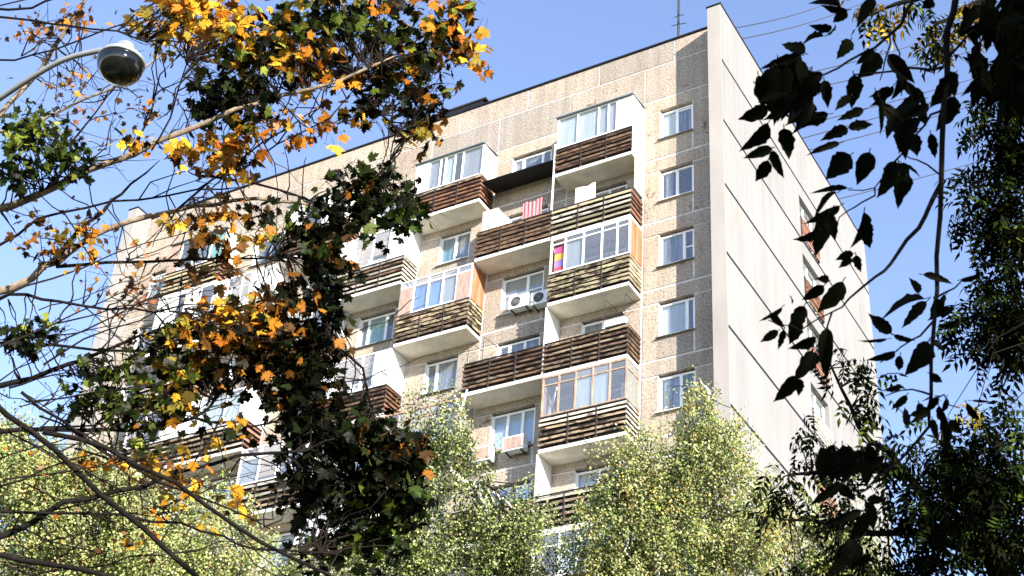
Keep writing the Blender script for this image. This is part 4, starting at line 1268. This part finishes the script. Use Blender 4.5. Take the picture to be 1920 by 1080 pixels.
NL = """1577 14 1520 -4 25;1640 0 1607 48 26;1590 18 1537 14 18;1588 20 1562 44 24;1560 55 1516 46 20;1552 64 1571 48 16;1545 68 1497 78 22;1510 100 1464 82 30;1500 105 1425 127 20
1480 118 1432 155 22;1470 140 1421 177 26;1440 200 1385 228 34;1440 230 1391 288 34;1447 278 1396 298 22;1440 300 1416 343 28;1448 282 1470 335 22;1470 240 1478 300 36;1520 190 1495 240 40
1545 150 1552 203 24;1595 75 1570 112 28;1600 140 1602 205 38;1595 180 1565 208 20;1620 205 1568 225 20;1650 100 1610 150 40;1640 95 1605 118 22;1665 102 1718 155 30;1680 120 1697 165 34
1675 160 1632 205 24;1670 165 1628 182 16;1590 240 1540 262 26;1590 240 1640 232 22;1690 240 1720 290 26;1720 200 1740 235 24;1690 240 1688 290 26;1680 220 1660 260 24;1575 268 1513 290 16
1595 290 1545 333 44;1630 285 1612 348 38;1680 302 1655 362 36;1685 305 1700 365 36;1690 305 1727 334 22;1710 250 1725 295 24;1790 180 1757 247 36;1790 140 1745 205 40;1775 150 1795 180 26
1848 138 1806 105 32;1795 152 1777 132 22;1750 0 1730 17 26;1590 353 1518 358 12;1570 362 1517 400 14;1575 385 1508 423 20;1560 395 1527 484 40;1555 400 1565 453 26;1535 432 1490 455 24
1620 397 1605 470 36;1620 420 1633 466 32;1600 475 1566 486 18;1598 485 1572 503 16;1605 478 1613 512 18;1660 335 1648 372 24;1685 330 1685 395 26;1700 330 1702 366 26
1580 527 1533 590 36;1545 535 1504 566 26;1555 525 1530 522 18;1508 573 1478 630 30;1500 600 1478 648 26;1466 575 1423 605 12;1445 590 1472 615 16;1459 620 1425 643 18;1470 618 1458 657 14
1485 567 1482 553 10;1530 632 1478 657 22;1552 615 1545 700 30;1560 640 1540 712 24;1495 705 1453 757 34;1500 710 1496 743 20;1530 660 1490 715 34;1735 560 1648 583 22;1738 565 1690 617 24
1722 550 1710 520 20;1672 625 1626 588 26;1665 635 1607 640 8;1675 628 1718 640 14;1740 640 1700 705 42;1678 660 1630 680 18;1688 665 1682 700 18;1730 515 1790 530 18;1800 525 1845 513 14
1700 800 1697 760 16;1812 755 1838 797 16;1780 787 1806 815 18;1820 751 1866 754 6;1775 795 1777 843 18;1690 725 1655 732 14;1580 905 1517 950 22;1578 905 1600 945 28;1620 960 1600 1030 34
1622 940 1643 1000 26;1625 938 1663 935 20;1617 957 1545 985 20;1745 250 1755 300 20;1752 560 1770 600 22;1745 640 1775 660 20;1742 700 1770 720 18;1700 740 1672 770 18"""
leaves = [tuple(map(float, l.split())) for l in NL.replace('\n', ';').split(';')]
def fill(cx, cy_, rx, ry, n, ln=(45, 75)):
    for q in ball(n):
        x, y = cx + q[0] * rx, cy_ + q[1] * ry
        a = rng.uniform(math.pi * .25, math.pi * .95)
        L = rng.uniform(*ln)
        leaves.append((x - math.cos(a) * L / 2, y - math.sin(a) * L / 2, x + math.cos(a) * L / 2, y + math.sin(a) * L / 2, L * rng.uniform(.35, .5)))
fill(1485, 175, 62, 66, 52); fill(1690, 225, 42, 52, 16); fill(1890, 50, 60, 70, 26, (50, 85)); fill(1895, 160, 45, 80, 34, (45, 75)); fill(1905, 60, 40, 80, 24, (45, 75)); fill(1840, 170, 26, 36, 8, (35, 55)); fill(1830, 110, 30, 40, 7, (35, 60)); fill(1570, 875, 70, 28, 14, (50, 70)); fill(1835, 60, 35, 35, 9)
fill(1765, 590, 25, 30, 6, (30, 50)); fill(1740, 780, 40, 30, 8, (30, 45)); fill(1690, 170, 60, 30, 6, (35, 50)); fill(1590, 1050, 60, 30, 6, (50, 70))
pet = MB()
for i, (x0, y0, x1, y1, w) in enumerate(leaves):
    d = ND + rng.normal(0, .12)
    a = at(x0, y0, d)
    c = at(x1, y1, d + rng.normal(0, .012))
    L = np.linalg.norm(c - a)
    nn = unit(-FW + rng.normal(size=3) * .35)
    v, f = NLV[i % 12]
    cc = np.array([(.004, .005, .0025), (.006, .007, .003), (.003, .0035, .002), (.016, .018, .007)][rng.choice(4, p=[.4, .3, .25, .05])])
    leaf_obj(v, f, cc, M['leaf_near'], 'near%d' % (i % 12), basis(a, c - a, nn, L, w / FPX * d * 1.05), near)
    e = a - (c - a) * .12
    pet.tube([e, a], .0012, 4, False)
pet.build('leaf_stalks', M['twig'], near)['kind'] = 'stuff'
# unseen rest of this tree's crown, placed behind the camera to shade the foliage
n = 2600
q = ball(n)
P = np.array([ground_pt(5.2 + a * 3.4, -2.0 + b * 2.8, 6.2 + c * 3.6) for a, b, c in q])
V, F = place(CMP_V, CMP_F, P, rng.normal(size=(n, 3)) + (0, 0, -.4), unit(rng.normal(size=(n, 3)) * .6 + (0, 0, 1.0)), rng.uniform(.3, .5, n))
link('crown', tint_mesh('ash_shade_crown', V, F, np.repeat(pal(['dark', 'green'], n), len(CMP_F), 0), M['leaf_near']), near)['kind'] = 'stuff'

# ------------------------------------------------------------------ street lamp
LD = 9.0
hc = at(229, 112, LD)
lamp = thing('street_lamp', 'grey street lamp with dark round globe on a curved arm', 'street lamp', tuple(gp(-420, 520, 9.5)))
pt = at(-420, 640, 9.5)
MB().lathe((pt[0], pt[1], 0), [(.11, 0), (.11, 1.2), (.075, 1.25), (.05, pt[2])], 12).build('pole', M['lamp_grey'], lamp, True)
arm = [np.array(pt), at(-330, 480, 9.4), at(-170, 300, 9.3), at(-20, 198, 9.15), at(60, 145, 9.07), at(120, 112, 9.03), at(180, 96, 9.0), at(222, 90, 9.0)]
Q = []
for i in range(len(arm) - 1):
    p0, p1, p2, p3 = arm[max(i - 1, 0)], arm[i], arm[i + 1], arm[min(i + 2, len(arm) - 1)]
    for u in (0, .33, .66):
        Q.append(.5 * (2 * p1 + (p2 - p0) * u + (2 * p0 - 5 * p1 + 4 * p2 - p3) * u * u + (3 * p1 - 3 * p2 + p3 - p0) * u ** 3))
Q.append(arm[-1])
MB().tube(Q, .0185, 10).build('arm', M['lamp_grey'], lamp, True)
K = .75
MB().lathe(hc, [(r * K, z * K) for r, z in [(0, .17), (.055, .17), (.075, .155), (.09, .1), (.125, .05), (.165, .02), (.192, 0), (.197, -.03), (.185, -.035), (.0, -.02)]], 28).build('lamp_head', M['alu'], lamp, True)
MB().lathe(hc, [(r * K, z * K) for r, z in [(.182, -.034), (.19, -.075), (.182, -.12), (.155, -.165), (.11, -.2), (.055, -.218), (0, -.222)]], 28).build('globe', M['lamp_glass'], lamp, True)

# ------------------------------------------------------------------ unseen house added right of the camera to shade the right hand trees
hp = ground_pt(0, 0)
shade_house = thing('added_shade_house', 'unseen brick house added on the right to shade the trees', 'building', (CAM[0], CAM[1], 0))
brick = simple('red_brick', (0.28, 0.13, 0.09), 0.9, 0.1, 0.25, 4)
rot = Matrix.Rotation(YAW, 4, 'Z')
def hb(name, r0, r1, f0, f1, z0, z1, m, par):
    me = MB().box(r0, r1, f0, f1, z0, z1).mesh(name, m)
    o = link(name, me, par, Matrix.Translation((CAM[0], CAM[1], 0)) @ rot)
    return o
hb('wall', 13.5, 25, -10, 3, 0, 14.0, brick, shade_house)
hb('roof', 13.2, 25.3, -10.3, 3.3, 14.0, 14.3, M['grey_metal'], shade_house)
for k in range(4):
    for j in range(4):
        f0 = -9.2 + j * 3.1
        w = hb('window', 13.42, 13.5, f0, f0 + 1.4, 1.5 + k * 3, 3.0 + k * 3, M['white'], shade_house)
        hb('pane', 13.4, 13.42, f0 + .1, f0 + 1.3, 1.6 + k * 3, 2.9 + k * 3, M['glass_hi'], w)
